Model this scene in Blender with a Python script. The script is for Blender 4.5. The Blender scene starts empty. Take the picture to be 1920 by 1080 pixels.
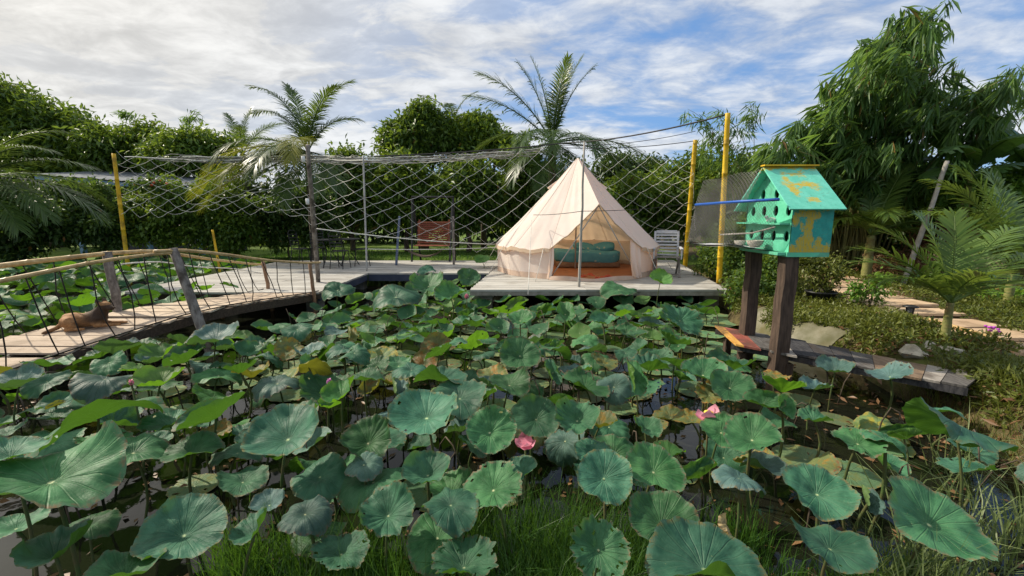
import bpy, bmesh, math, random
import numpy as np
from mathutils import Vector, Matrix, Euler, Quaternion

R = math.radians
random.seed(7)
SC = bpy.context.scene
COL = SC.collection

# ------------------------------------------------------------------ camera
H_EYE = 1.72            # metres above the water
PITCH = R(9.4)
F = 800.0               # focal length in pixels of the 1920 wide picture
cam_d = bpy.data.cameras.new('camera')
cam_d.sensor_width = 36.0
cam_d.lens = 36.0 * F / 1920.0
cam_d.clip_start = 0.05
cam_d.clip_end = 2000.0
cam = bpy.data.objects.new('camera', cam_d)
COL.objects.link(cam)
cam.location = (0, 0, H_EYE)
cam.rotation_euler = (R(90) - PITCH, 0, 0)
SC.camera = cam

# ------------------------------------------------------------------ sky and sun
SUN_AZ, SUN_EL = R(-66), R(40)       # azimuth from +Y towards +X
to_sun = Vector((math.sin(SUN_AZ) * math.cos(SUN_EL), math.cos(SUN_AZ) * math.cos(SUN_EL), math.sin(SUN_EL)))

world = bpy.data.worlds.new('World')
SC.world = world
world.use_nodes = True
wt = world.node_tree
wt.nodes.clear()

def wn(kind, **kw):
    n = wt.nodes.new(kind)
    for k, v in kw.items():
        setattr(n, k, v)
    return n

def wmath(op, a, b=None, c=None, clamp=False):
    n = wn('ShaderNodeMath', operation=op, use_clamp=clamp)
    for i, v in enumerate((a, b, c)):
        if v is None:
            continue
        if isinstance(v, (int, float)):
            n.inputs[i].default_value = v
        else:
            wt.links.new(v, n.inputs[i])
    return n.outputs[0]

def wmix(fac, a, b):
    n = wn('ShaderNodeMix', data_type='RGBA')
    for s, v in ((n.inputs[0], fac), (n.inputs[6], a), (n.inputs[7], b)):
        if isinstance(v, (tuple, list)):
            s.default_value = (*v, 1)
        elif isinstance(v, (int, float)):
            s.default_value = v
        else:
            wt.links.new(v, s)
    return n.outputs[2]

def wramp(v, lo, hi, smooth=True):
    n = wn('ShaderNodeMapRange', interpolation_type='SMOOTHSTEP' if smooth else 'LINEAR')
    wt.links.new(v, n.inputs[0])
    n.inputs[1].default_value, n.inputs[2].default_value = lo, hi
    return n.outputs[0]

sky = wn('ShaderNodeTexSky', sky_type='NISHITA', sun_disc=False)
sky.sun_elevation, sky.sun_rotation = SUN_EL, SUN_AZ
sky.air_density, sky.dust_density, sky.ozone_density = 1.0, 0.0, 4.0
tc = wn('ShaderNodeTexCoord')
sep = wn('ShaderNodeSeparateXYZ')
wt.links.new(tc.outputs['Generated'], sep.inputs[0])
zz = wmath('MAXIMUM', wmath('ADD', sep.outputs[2], 0.16), 0.02)
cx = wmath('DIVIDE', sep.outputs[0], zz)
cy = wmath('DIVIDE', sep.outputs[1], zz)
cmb = wn('ShaderNodeCombineXYZ')
wt.links.new(cx, cmb.inputs[0]); wt.links.new(cy, cmb.inputs[1])
CLOUD_OFF = (2.0, 14.0, 0.0)
def wnoise(scale, detail, rough, off, sx=1.0, sy=1.0, dist=0.0):
    mp = wn('ShaderNodeMapping')
    mp.inputs['Location'].default_value = off
    mp.inputs['Scale'].default_value = (sx, sy, 1)
    mp.inputs['Rotation'].default_value = (0, 0, R(22))
    wt.links.new(cmb.outputs[0], mp.inputs[0])
    n = wn('ShaderNodeTexNoise')
    n.inputs['Scale'].default_value = scale
    n.inputs['Detail'].default_value = detail
    n.inputs['Roughness'].default_value = rough
    n.inputs['Distortion'].default_value = dist
    wt.links.new(mp.outputs[0], n.inputs['Vector'])
    return n.outputs[0]
big = wnoise(0.42, 3, 0.5, CLOUD_OFF, 0.75, 1.0)
mid = wnoise(1.5, 8, 0.62, (7.3, 2.2, 4.0), 0.8, 1.15, 0.35)
fine = wnoise(5.5, 6, 0.6, (1.3, 8.2, 2.0), 0.8, 1.1, 0.5)
cov = wmath('ADD', wmath('MULTIPLY', big, 0.62), wmath('ADD', wmath('MULTIPLY', mid, 0.30), wmath('MULTIPLY', fine, 0.10)))
cover = wramp(cov, 0.452, 0.545)
# cloud brightness: thin bright rims and grey thick parts, warmer and brighter towards the sun
thick = wramp(wmath('ADD', wmath('MULTIPLY', mid, 0.55), wmath('MULTIPLY', fine, 0.45)), 0.36, 0.66)
dotn = wn('ShaderNodeVectorMath', operation='DOT_PRODUCT')
wt.links.new(tc.outputs['Generated'], dotn.inputs[0])
dotn.inputs[1].default_value = to_sun
sunny = wmath('POWER', wmath('MAXIMUM', dotn.outputs['Value'], 0.0), 2.5)
cgrey = wmix(sunny, (5.4, 5.8, 6.5), (7.4, 6.9, 5.9))
cwhite = wmix(sunny, (9.0, 9.4, 9.9), (11.8, 11.2, 10.0))
cloud0 = wmix(thick, cgrey, cwhite)
aure = wmath('MULTIPLY', wmath('POWER', wmath('MAXIMUM', dotn.outputs['Value'], 0.0), 26.0), 22.0)
aadd = wn('ShaderNodeMix', data_type='RGBA', blend_type='ADD'); aadd.inputs[0].default_value = 1.0
wt.links.new(cloud0, aadd.inputs[6])
acol = wn('ShaderNodeMix', data_type='RGBA', blend_type='MULTIPLY'); acol.inputs[0].default_value = 1.0
acol.inputs[6].default_value = (1.0, 0.93, 0.80, 1)
wt.links.new(aure, acol.inputs[7]); wt.links.new(acol.outputs[2], aadd.inputs[7])
cloud = aadd.outputs[2]
skyb = wn('ShaderNodeHueSaturation')
skyb.inputs['Saturation'].default_value = 1.1
skyb.inputs['Value'].default_value = 1.5
wt.links.new(sky.outputs[0], skyb.inputs['Color'])
clear = wmix(0.6, skyb.outputs[0], (2.1, 4.1, 8.0))
haze_ = wramp(dotn.outputs['Value'], 0.25, 0.85)
veil = wmath('MAXIMUM', wmath('MULTIPLY', cover, 0.94), wmath('MULTIPLY', haze_, 0.9))
final = wmix(veil, clear, cloud)
bg = wn('ShaderNodeBackground')
bg.inputs['Strength'].default_value = 0.088
wt.links.new(final, bg.inputs['Color'])
wo = wn('ShaderNodeOutputWorld')
wt.links.new(bg.outputs[0], wo.inputs['Surface'])

sun_d = bpy.data.lights.new('sun', 'SUN')
sun_d.energy = 5.0
sun_d.angle = R(1.0)
sun_d.color = (1.0, 0.90, 0.74)
sun_o = bpy.data.objects.new('sun', sun_d)
COL.objects.link(sun_o)
sun_o.rotation_euler = (-to_sun).to_track_quat('-Z', 'Y').to_euler()
sun_o.location = (-20, 10, 20)

vs = SC.view_settings
vs.view_transform, vs.look, vs.gamma, vs.use_curve_mapping = 'Standard', 'None', 1.0, False
vs.exposure = 0.15
SC.render.engine = 'CYCLES'
SC.cycles.use_denoising = True
SC.cycles.max_bounces = 6
SC.cycles.transparent_max_bounces = 6

# ------------------------------------------------------------------ from picture to place
_fw = Vector((0, math.cos(PITCH), -math.sin(PITCH)))
_up = Vector((0, math.sin(PITCH), math.cos(PITCH)))
def ray(px, py):
    return _fw + Vector(((px - 960) / F, 0, 0)) + _up * (-(py - 540) / F)
def P(px, py, z=0.0):           # the point of a level at height z
    d = ray(px, py)
    t = (z - H_EYE) / d.z
    return Vector((d.x * t, d.y * t, z))
def PD(px, py, Y):              # the point at distance Y
    d = ray(px, py)
    t = Y / d.y
    return Vector((d.x * t, Y, H_EYE + d.z * t))
def lerp(a, b, t):
    return a + (b - a) * t
def interp(x, pts):
    return float(np.interp(x, [p[0] for p in pts], [p[1] for p in pts]))

# ------------------------------------------------------------------ materials
def nodes_of(name):
    m = bpy.data.materials.new(name)
    m.use_nodes = True
    t = m.node_tree
    t.nodes.clear()
    out = t.nodes.new('ShaderNodeOutputMaterial')
    return m, t, out
class NT:
    def __init__(s, t): s.t = t
    def n(s, kind, **kw):
        n = s.t.nodes.new(kind)
        for k, v in kw.items(): setattr(n, k, v)
        return n
    def put(s, sock, v):
        if isinstance(v, (tuple, list)):
            sock.default_value = (*v, 1) if len(v) == 3 and len(sock.default_value) == 4 else v
        elif isinstance(v, (int, float)): sock.default_value = v
        elif v is not None: s.t.links.new(v, sock)
    def math(s, op, a, b=None, c=None, clamp=False):
        n = s.n('ShaderNodeMath', operation=op, use_clamp=clamp)
        for i, v in enumerate((a, b, c)): s.put(n.inputs[i], v)
        return n.outputs[0]
    def mix(s, f, a, b, blend='MIX'):
        n = s.n('ShaderNodeMix', data_type='RGBA', blend_type=blend)
        s.put(n.inputs[0], f); s.put(n.inputs[6], a); s.put(n.inputs[7], b)
        return n.outputs[2]
    def ramp(s, v, lo, hi, a=0.0, b=1.0):
        n = s.n('ShaderNodeMapRange', interpolation_type='SMOOTHSTEP')
        s.put(n.inputs[0], v)
        for i, q in enumerate((lo, hi, a, b)): n.inputs[i + 1].default_value = q
        return n.outputs[0]
    def noise(s, vec, scale, detail=5, rough=0.6, stretch=None, dist=0.0):
        if stretch:
            mp = s.n('ShaderNodeMapping'); mp.inputs['Scale'].default_value = stretch
            s.t.links.new(vec, mp.inputs[0]); vec = mp.outputs[0]
        n = s.n('ShaderNodeTexNoise')
        n.inputs['Scale'].default_value = scale; n.inputs['Detail'].default_value = detail
        n.inputs['Roughness'].default_value = rough; n.inputs['Distortion'].default_value = dist
        s.t.links.new(vec, n.inputs['Vector'])
        return n.outputs[0]
    def principled(s, col, rough=0.6, spec=0.4, bump=None, bstr=0.3, bdist=0.01, metal=0.0):
        p = s.n('ShaderNodeBsdfPrincipled')
        s.put(p.inputs['Base Color'], col); s.put(p.inputs['Roughness'], rough)
        s.put(p.inputs['Specular IOR Level'], spec); s.put(p.inputs['Metallic'], metal)
        if bump is not None:
            b = s.n('ShaderNodeBump'); b.inputs['Strength'].default_value = bstr; b.inputs['Distance'].default_value = bdist
            s.put(b.inputs['Height'], bump); s.t.links.new(b.outputs[0], p.inputs['Normal'])
        return p

def mat(name, c1, c2=None, rough=0.7, scale=6.0, bump=0.0, stretch=None, spec=0.3, rand=0.0, metal=0.0, trans=None, tfac=0.3, dirt=None, lo=0.35, hi=0.68, bdist=0.01):
    m, t, out = nodes_of(name)
    k = NT(t)
    co = k.n('ShaderNodeTexCoord').outputs['Object']
    oi = k.n('ShaderNodeObjectInfo')
    off = k.n('ShaderNodeVectorMath', operation='ADD')
    k.t.links.new(co, off.inputs[0])
    mulr = k.math('MULTIPLY', oi.outputs['Random'], 37.0)
    k.t.links.new(mulr, off.inputs[1])
    co = off.outputs[0]
    nz = k.noise(co, scale, 7, 0.62, stretch)
    col = k.mix(k.ramp(nz, lo, hi), c1, c2 if c2 else tuple(x * 0.7 for x in c1))
    if dirt:
        dz = k.noise(co, dirt[1], 5, 0.6)
        col = k.mix(k.math('MULTIPLY', k.ramp(dz, 0.5, 0.66), dirt[2] if len(dirt) > 2 else 0.8), col, dirt[0])
    if rand:
        h = k.n('ShaderNodeHueSaturation')
        k.put(h.inputs['Value'], k.math('ADD', k.math('MULTIPLY', oi.outputs['Random'], 2 * rand), 1.0 - rand))
        k.put(h.inputs['Hue'], k.math('ADD', k.math('MULTIPLY', oi.outputs['Random'], rand * 0.06), 0.5 - rand * 0.03))
        k.put(h.inputs['Color'], col)
        col = h.outputs[0]
    p = k.principled(col, k.math('ADD', k.math('MULTIPLY', nz, 0.25), rough - 0.12), spec, nz if bump else None, bump, bdist, metal)
    sh = p.outputs[0]
    if trans:
        tb = k.n('ShaderNodeBsdfTranslucent'); k.put(tb.inputs[0], trans)
        ms = k.n('ShaderNodeMixShader'); ms.inputs[0].default_value = tfac
        t.links.new(sh, ms.inputs[1]); t.links.new(tb.outputs[0], ms.inputs[2]); sh = ms.outputs[0]
    t.links.new(sh, out.inputs[0])
    return m

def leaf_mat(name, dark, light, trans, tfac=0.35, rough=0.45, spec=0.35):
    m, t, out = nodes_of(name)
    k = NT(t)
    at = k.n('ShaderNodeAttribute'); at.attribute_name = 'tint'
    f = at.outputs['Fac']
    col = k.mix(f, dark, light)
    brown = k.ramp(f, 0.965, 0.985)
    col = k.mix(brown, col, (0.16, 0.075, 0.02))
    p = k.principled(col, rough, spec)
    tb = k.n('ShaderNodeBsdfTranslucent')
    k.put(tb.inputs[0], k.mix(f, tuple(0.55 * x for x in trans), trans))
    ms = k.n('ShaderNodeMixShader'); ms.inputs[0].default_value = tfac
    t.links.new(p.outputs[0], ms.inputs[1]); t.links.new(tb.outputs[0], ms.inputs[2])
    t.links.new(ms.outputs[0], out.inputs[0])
    return m

def lotus_mat(name, c1, c2, under, trans, tfac=0.22, rim=(0.17, 0.10, 0.035), rimk=0.75, patch=None, rough=0.5):
    m, t, out = nodes_of(name)
    k = NT(t)
    tcn = k.n('ShaderNodeTexCoord')
    uv = k.n('ShaderNodeSeparateXYZ'); t.links.new(tcn.outputs['UV'], uv.inputs[0])
    u, v = uv.outputs[0], uv.outputs[1]
    oi = k.n('ShaderNodeObjectInfo'); rnd = oi.outputs['Random']
    off = k.n('ShaderNodeVectorMath', operation='ADD')
    t.links.new(tcn.outputs['Object'], off.inputs[0]); t.links.new(k.math('MULTIPLY', rnd, 50.0), off.inputs[1])
    co = off.outputs[0]
    n1 = k.noise(co, 1.6, 5, 0.6)
    n2 = k.noise(co, 9.0, 6, 0.65)
    # veins run from the middle to the rim
    fr = k.math('ABSOLUTE', k.math('SUBTRACT', k.math('FRACT', k.math('MULTIPLY', u, 19.0)), 0.5))
    dist = k.math('MULTIPLY', k.math('MULTIPLY', fr, v), 0.33)
    vein = k.ramp(dist, 0.003, 0.018, 1.0, 0.0)
    cmbn = k.n('ShaderNodeCombineXYZ')
    k.put(cmbn.inputs[0], k.math('MULTIPLY', u, 90.0)); k.put(cmbn.inputs[1], k.math('MULTIPLY', v, 2.2)); k.put(cmbn.inputs[2], k.math('MULTIPLY', rnd, 60.0))
    streak = k.noise(cmbn.outputs[0], 1.0, 3, 0.55)
    col = k.mix(k.ramp(n1, 0.36, 0.64), c1, c2)
    col = k.mix(k.ramp(v, 0.86, 1.0, 0.0, 0.30), col, tuple(0.5 * x + 0.10 for x in c2))  # paler rim: natural leaf edge, with sunlit rim light painted in
    col = k.mix(k.math('MULTIPLY', k.ramp(streak, 0.35, 0.7), 0.28), col, tuple(1.25 * x for x in c2))
    col = k.mix(k.math('MULTIPLY', vein, 0.15), col, (0.14, 0.24, 0.13))
    col = k.mix(k.ramp(v, 0.02, 0.055, 0.8, 0.0), col, (0.42, 0.50, 0.26))
    if patch:
        pz = k.noise(co, 2.2, 6, 0.7)
        col = k.mix(k.math('MULTIPLY', k.ramp(pz, 0.48, 0.62), 0.9), col, patch)
    rimm = k.math('MULTIPLY', k.ramp(v, 0.86, 1.0), k.ramp(n2, 0.45, 0.60))
    col = k.mix(k.math('MULTIPLY', rimm, rimk), col, rim)
    spots = k.ramp(k.noise(co, 26.0, 2, 0.5), 0.70, 0.74)
    col = k.mix(k.math('MULTIPLY', spots, 0.6), col, (0.25, 0.24, 0.12))
    hs = k.n('ShaderNodeHueSaturation')
    k.put(hs.inputs['Value'], k.math('ADD', k.math('MULTIPLY', rnd, 0.75), 0.70))
    k.put(hs.inputs['Hue'], k.math('ADD', k.math('MULTIPLY', k.math('FRACT', k.math('MULTIPLY', rnd, 7.31)), 0.075), 0.455))
    k.put(hs.inputs['Color'], col)
    ucol = k.mix(k.math('MULTIPLY', vein, 0.35), under, tuple(1.5 * x for x in under))
    geo = k.n('ShaderNodeNewGeometry')
    colf = k.mix(geo.outputs['Backfacing'], hs.outputs[0], ucol)
    bh = k.math('ADD', k.math('MULTIPLY', vein, -0.7), k.math('ADD', k.math('MULTIPLY', streak, 0.45), k.math('MULTIPLY', n2, 0.45)))
    p = k.principled(colf, k.math('ADD', k.math('MULTIPLY', n2, 0.25), rough - 0.12), 0.20, bh, 0.50, 0.014)
    p.inputs['Sheen Weight'].default_value = 0.02; p.inputs['Sheen Roughness'].default_value = 0.45
    p.inputs['Sheen Tint'].default_value = (0.75, 0.9, 1.0, 1)
    tb = k.n('ShaderNodeBsdfTranslucent'); k.put(tb.inputs[0], trans)
    ms = k.n('ShaderNodeMixShader'); ms.inputs[0].default_value = tfac
    t.links.new(p.outputs[0], ms.inputs[1]); t.links.new(tb.outputs[0], ms.inputs[2])
    t.links.new(ms.outputs[0], out.inputs[0])
    return m

M = {}
# ------------------------------------------------------------------ mesh helpers
class MB:
    def __init__(s): s.v, s.f, s.mi = [], [], []
    def add(s, vs, fs, mi=0):
        o = len(s.v)
        s.v += [tuple(q) for q in vs]
        s.f += [tuple(i + o for i in q) for q in fs]
        s.mi += [mi] * len(fs)
        return s
    def box(s, lo, hi, mi=0, mx=None):
        (a, b, c), (d, e, g) = lo, hi
        vs = [Vector(q) for q in ((a,b,c),(d,b,c),(d,e,c),(a,e,c),(a,b,g),(d,b,g),(d,e,g),(a,e,g))]
        if mx is not None: vs = [mx @ q for q in vs]
        return s.add(vs, [(0,3,2,1),(4,5,6,7),(0,1,5,4),(1,2,6,5),(2,3,7,6),(3,0,4,7)], mi)
    def beam(s, p, q, w, h, mi=0, up=(0, 0, 1), ends=(1, 1)):
        p, q = Vector(p), Vector(q)
        d = (q - p).normalized(); u = Vector(up)
        if abs(d.dot(u)) > 0.98: u = Vector((1, 0, 0))
        x = d.cross(u).normalized(); y = x.cross(d).normalized()
        vs = []
        for c, e in ((p, ends[0]), (q, ends[1])):
            for a, b in ((-1,-1),(1,-1),(1,1),(-1,1)):
                vs.append(c + x * (a * w / 2 * e) + y * (b * h / 2 * e))
        return s.add(vs, [(0,1,2,3),(7,6,5,4),(0,4,5,1),(1,5,6,2),(2,6,7,3),(3,7,4,0)], mi)
    def tube(s, pts, rad, n=8, mi=0, cap=True, closed=False):
        pts = [Vector(p) for p in pts]
        if not hasattr(rad, '__len__'): rad = [rad] * len(pts)
        vs, fs = [], []
        ref = None
        L = len(pts)
        for i, p in enumerate(pts):
            d = (pts[min(i + 1, L - 1)] - pts[max(i - 1, 0)])
            d = d.normalized() if d.length > 1e-9 else Vector((0, 0, 1))
            if ref is None:
                ref = Vector((0, 0, 1)) if abs(d.z) < 0.9 else Vector((1, 0, 0))
            x = ref - d * ref.dot(d)
            x = x.normalized() if x.length > 1e-6 else d.orthogonal().normalized()
            ref = x
            y = d.cross(x)
            for k in range(n):
                a = 2 * math.pi * k / n
                vs.append(p + (x * math.cos(a) + y * math.sin(a)) * rad[i])
        for i in range(L - 1):
            for k in range(n):
                k2 = (k + 1) % n
                fs.append((i*n+k, i*n+k2, (i+1)*n+k2, (i+1)*n+k))
        if cap:
            fs.append(tuple(reversed(range(n)))); fs.append(tuple(range((L-1)*n, L*n)))
        return s.add(vs, fs, mi)
    def lathe(s, prof, n=16, mi=0, c=(0, 0, 0), cap=True):
        vs, fs = [], []
        for r, z in prof:
            for k in range(n):
                a = 2 * math.pi * k / n
                vs.append((c[0] + r * math.cos(a), c[1] + r * math.sin(a), c[2] + z))
        for i in range(len(prof) - 1):
            for k in range(n):
                k2 = (k + 1) % n
                fs.append((i*n+k, i*n+k2, (i+1)*n+k2, (i+1)*n+k))
        if cap:
            fs.append(tuple(reversed(range(n)))); fs.append(tuple(range((len(prof)-1)*n, len(prof)*n)))
        return s.add(vs, fs, mi)
    def grid(s, fn, nu, nv, mi=0):
        vs = [fn(i / nu, j / nv) for i in range(nu + 1) for j in range(nv + 1)]
        fs = [(i*(nv+1)+j, (i+1)*(nv+1)+j, (i+1)*(nv+1)+j+1, i*(nv+1)+j+1) for i in range(nu) for j in range(nv)]
        return s.add(vs, fs, mi)
    def mesh(s, name, smooth=False):
        me = bpy.data.meshes.new(name)
        me.from_pydata(s.v, [], s.f)
        if any(s.mi): me.polygons.foreach_set('material_index', s.mi)
        if smooth: me.polygons.foreach_set('use_smooth', [True] * len(s.f))
        me.update()
        return me
    def build(s, name, m, parent=None, smooth=False, loc=None):
        return link(name, s.mesh(name, smooth), m, parent, loc)

def link(name, me, m=None, parent=None, loc=None, rot=None, scale=None):
    if m is not None and len(me.materials) == 0:
        for q in (m if isinstance(m, (list, tuple)) else [m]):
            me.materials.append(M[q] if isinstance(q, str) else q)
    o = bpy.data.objects.new(name, me)
    COL.objects.link(o)
    if parent is not None: o.parent = parent
    if loc is not None: o.location = loc
    if rot is not None: o.rotation_euler = rot
    if scale is not None: o.scale = scale
    return o
def tag(o, label=None, cat=None, group=None, kind=None):
    if label: o['label'] = label
    if cat: o['category'] = cat
    if group: o['group'] = group
    if kind: o['kind'] = kind
    return o
def empty(name, loc=(0, 0, 0), label=None, cat=None, group=None, rz=0.0):
    o = bpy.data.objects.new(name, None)
    o.empty_display_size = 0.1
    COL.objects.link(o)
    o.location = loc
    o.rotation_euler = (0, 0, rz)
    return tag(o, label, cat, group)

def np_mesh(name, V, T, tint=None, smooth=False):
    """triangles or quads from arrays"""
    me = bpy.data.meshes.new(name)
    V = np.asarray(V, np.float32); T = np.asarray(T, np.int32)
    n, k = T.shape
    me.vertices.add(len(V)); me.vertices.foreach_set('co', V.ravel())
    me.loops.add(n * k); me.loops.foreach_set('vertex_index', T.ravel())
    me.polygons.add(n)
    me.polygons.foreach_set('loop_start', np.arange(0, n * k, k, dtype=np.int32))
    me.polygons.foreach_set('loop_total', np.full(n, k, np.int32))
    if smooth: me.polygons.foreach_set('use_smooth', np.ones(n, bool))
    if tint is not None:
        a = me.attributes.new('tint', 'FLOAT', 'POINT'); a.data.foreach_set('value', np.asarray(tint, np.float32))
    me.update(calc_edges=True)
    return me

def unit(a):
    return a / np.maximum(np.linalg.norm(a, axis=-1, keepdims=True), 1e-9)

def leaf_arrays(rng, c, d, L, W, tint, fold=0.35):
    """folded two-triangle leaves: c base, d direction (unit), L length, W half width"""
    n = len(c)
    s = unit(np.cross(d, rng.normal(size=(n, 3)) * 0.6 + np.array([0, 0, 1.0])))
    nn = np.cross(s, d)
    L = np.broadcast_to(np.asarray(L, float).reshape(-1, 1), (n, 1)); W = np.broadcast_to(np.asarray(W, float).reshape(-1, 1), (n, 1))
    tip = c + d * L - np.array([0, 0, 1.0]) * L * 0.12
    midp = c + d * L * 0.45
    l = midp + s * W + nn * W * fold
    r = midp - s * W + nn * W * fold
    V = np.stack([c, l, tip, r], 1).reshape(-1, 3)
    b = np.arange(n)[:, None] * 4
    T = np.concatenate([b + np.array([[0, 3, 2]]), b + np.array([[0, 2, 1]])], 1).reshape(-1, 3)
    return V, T, np.repeat(tint, 4)

def join_arrays(parts):
    Vs, Ts, Cs, o = [], [], [], 0
    for V, T, c in parts:
        Vs.append(V); Ts.append(T + o); Cs.append(c); o += len(V)
    return np.concatenate(Vs), np.concatenate(Ts), np.concatenate(Cs)

def blades(rng, base, h, w, lean, tint, droop=0.5):
    """grass blades of three triangles, base (n,3)"""
    n = len(base)
    a = rng.uniform(0, 2 * math.pi, n)
    ld = np.stack([np.cos(a), np.sin(a), np.zeros(n)], 1)
    b = rng.uniform(0, 2 * math.pi, n)
    sd = np.stack([np.cos(b), np.sin(b), np.zeros(n)], 1)
    h = np.broadcast_to(np.asarray(h, float), (n,))[:, None]; w = np.broadcast_to(np.asarray(w, float), (n,))[:, None]
    ln = (np.broadcast_to(np.asarray(lean, float), (n,)) * rng.uniform(0.2, 1.3, n))[:, None]
    up = np.array([0, 0, 1.0])
    m = base + up * h * 0.6 + ld * h * ln * 0.4
    tip = base + up * h * (1.0 - droop * ln * 0.6) + ld * h * ln * 1.1
    V = np.stack([base - sd * w, base + sd * w, m - sd * w * 0.8, m + sd * w * 0.8, tip], 1).reshape(-1, 3)
    o = np.arange(n)[:, None] * 5
    T = np.concatenate([o + np.array([[0, 1, 3]]), o + np.array([[0, 3, 2]]), o + np.array([[2, 3, 4]])], 1).reshape(-1, 3)
    return V, T, np.repeat(tint, 5)

def rounded_box(name, lo, hi, bev, m, parent=None, seg=3, fn=None, sub=0):
    bm = bmesh.new()
    bmesh.ops.create_cube(bm, size=1.0)
    lo, hi = Vector(lo), Vector(hi)
    for v in bm.verts:
        v.co = Vector(((lo[i] + hi[i]) / 2 + v.co[i] * (hi[i] - lo[i]) for i in range(3)))
    if sub: bmesh.ops.subdivide_edges(bm, edges=bm.edges[:], cuts=sub, use_grid_fill=True)
    if bev:
        es = [e for e in bm.edges if e.calc_face_angle(0) > 0.5]
        bmesh.ops.bevel(bm, geom=es, offset=bev, segments=seg, profile=0.5, affect='EDGES')
    if fn:
        for v in bm.verts: v.co = Vector(fn(v.co))
    me = bpy.data.meshes.new(name)
    bm.to_mesh(me); bm.free()
    me.polygons.foreach_set('use_smooth', [True] * len(me.polygons))
    return link(name, me, m, parent)

def soft_box(name, c, h, e, m, parent=None, fn=None, nu=40, nv=24):
    """a cushion-like superellipsoid"""
    def pw(v, k): return math.copysign(abs(v) ** k, v)
    mb = MB(); vs, fs = [], []
    for j in range(nv + 1):
        th = -math.pi / 2 + math.pi * j / nv
        for i in range(nu):
            a = 2 * math.pi * i / nu
            q = Vector((c[0] + h[0] * pw(math.cos(th), e) * pw(math.cos(a), e), c[1] + h[1] * pw(math.cos(th), e) * pw(math.sin(a), e), c[2] + h[2] * pw(math.sin(th), e)))
            vs.append(Vector(fn(q)) if fn else q)
    for j in range(nv):
        for i in range(nu):
            i2 = (i + 1) % nu
            fs.append((j * nu + i, j * nu + i2, (j + 1) * nu + i2, (j + 1) * nu + i))
    mb.add(vs, fs)
    return mb.build(name, m, parent, True)

# ------------------------------------------------------------------ material list
M['water'] = None
def water_mat():
    m, t, out = nodes_of('pond_water')
    k = NT(t)
    co = k.n('ShaderNodeTexCoord').outputs['Object']
    n1 = k.noise(co, 2.2, 3, 0.5)
    n2 = k.noise(co, 9.0, 3, 0.5)
    scum = k.ramp(k.noise(co, 1.1, 7, 0.7), 0.60, 0.72)
    col = k.mix(k.math('MULTIPLY', scum, 0.55), (0.010, 0.011, 0.007), (0.045, 0.05, 0.022))
    p = k.principled(col, k.math('ADD', k.math('MULTIPLY', scum, 0.3), 0.04), 0.5, k.math('ADD', n1, k.math('MULTIPLY', n2, 0.3)), 0.06, 0.05)
    p.inputs['IOR'].default_value = 1.33
    t.links.new(p.outputs[0], out.inputs[0])
    return m
M['water'] = water_mat()

def ground_mat():
    m, t, out = nodes_of('ground_soil')
    k = NT(t)
    co = k.n('ShaderNodeTexCoord').outputs['Object']
    la = k.n('ShaderNodeAttribute'); la.attribute_name = 'lawn'
    sa = k.n('ShaderNodeAttribute'); sa.attribute_name = 'sand'
    n1 = k.noise(co, 1.3, 8, 0.65); n2 = k.noise(co, 14.0, 6, 0.7); n3 = k.noise(co, 0.5, 4, 0.6)
    soil = k.mix(k.ramp(n2, 0.3, 0.7), (0.045, 0.036, 0.016), (0.115, 0.09, 0.042))
    lawn = k.mix(k.ramp(n1, 0.3, 0.7), (0.055, 0.10, 0.015), (0.13, 0.20, 0.03))
    lawn = k.mix(k.ramp(n2, 0.55, 0.75), lawn, (0.17, 0.19, 0.05))
    sand = k.mix(k.ramp(n2, 0.3, 0.7), (0.24, 0.17, 0.10), (0.42, 0.31, 0.19))
    lf = k.ramp(k.math('ADD', la.outputs['Fac'], k.math('MULTIPLY', k.math('SUBTRACT', n1, 0.5), 0.6)), 0.35, 0.6)
    sf = k.ramp(k.math('ADD', sa.outputs['Fac'], k.math('MULTIPLY', k.math('SUBTRACT', n1, 0.5), 0.7)), 0.38, 0.6)
    col = k.mix(sf, k.mix(lf, soil, lawn), sand)
    p = k.principled(col, 0.9, 0.15, n2, 0.6, 0.03)
    t.links.new(p.outputs[0], out.inputs[0])
    return m
M['ground'] = ground_mat()
M['deck'] = mat('deck_board_cement', (0.34, 0.325, 0.295), (0.45, 0.435, 0.40), 0.75, 2.2, 0.15, (0.5, 3.0, 3.0), 0.25, rand=0.13, dirt=((0.22, 0.20, 0.17), 1.7, 0.55))
M['deck_edge'] = mat('deck_edge_paint', (0.035, 0.045, 0.075), (0.06, 0.07, 0.10), 0.6, 4.0)
M['beam'] = mat('dark_timber', (0.045, 0.032, 0.022), (0.09, 0.065, 0.045), 0.8, 5.0, 0.4, (1, 8, 8), 0.2)
M['plank'] = mat('worn_plank', (0.42, 0.325, 0.235), (0.58, 0.475, 0.365), 0.8, 4.0, 0.5, (1.2, 14, 14), 0.2, rand=0.14, dirt=((0.24, 0.18, 0.12), 2.5, 0.5))
M['post'] = mat('grey_bark_post', (0.13, 0.11, 0.095), (0.28, 0.25, 0.22), 0.85, 7.0, 0.5, (3, 3, 1), 0.2, dirt=((0.05, 0.04, 0.03), 5.0, 0.8))
M['post_brown'] = mat('brown_stick', (0.20, 0.11, 0.06), (0.33, 0.20, 0.12), 0.8, 7.0, 0.3, (3, 3, 1))
M['bamboo'] = mat('dry_bamboo', (0.42, 0.27, 0.10), (0.60, 0.43, 0.20), 0.42, 3.0, 0.15, (1, 6, 6), 0.45, rand=0.08, dirt=((0.20, 0.12, 0.05), 3.0, 0.6))
M['rope_black'] = mat('black_rope', (0.012, 0.010, 0.009), (0.03, 0.025, 0.02), 0.8)
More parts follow.
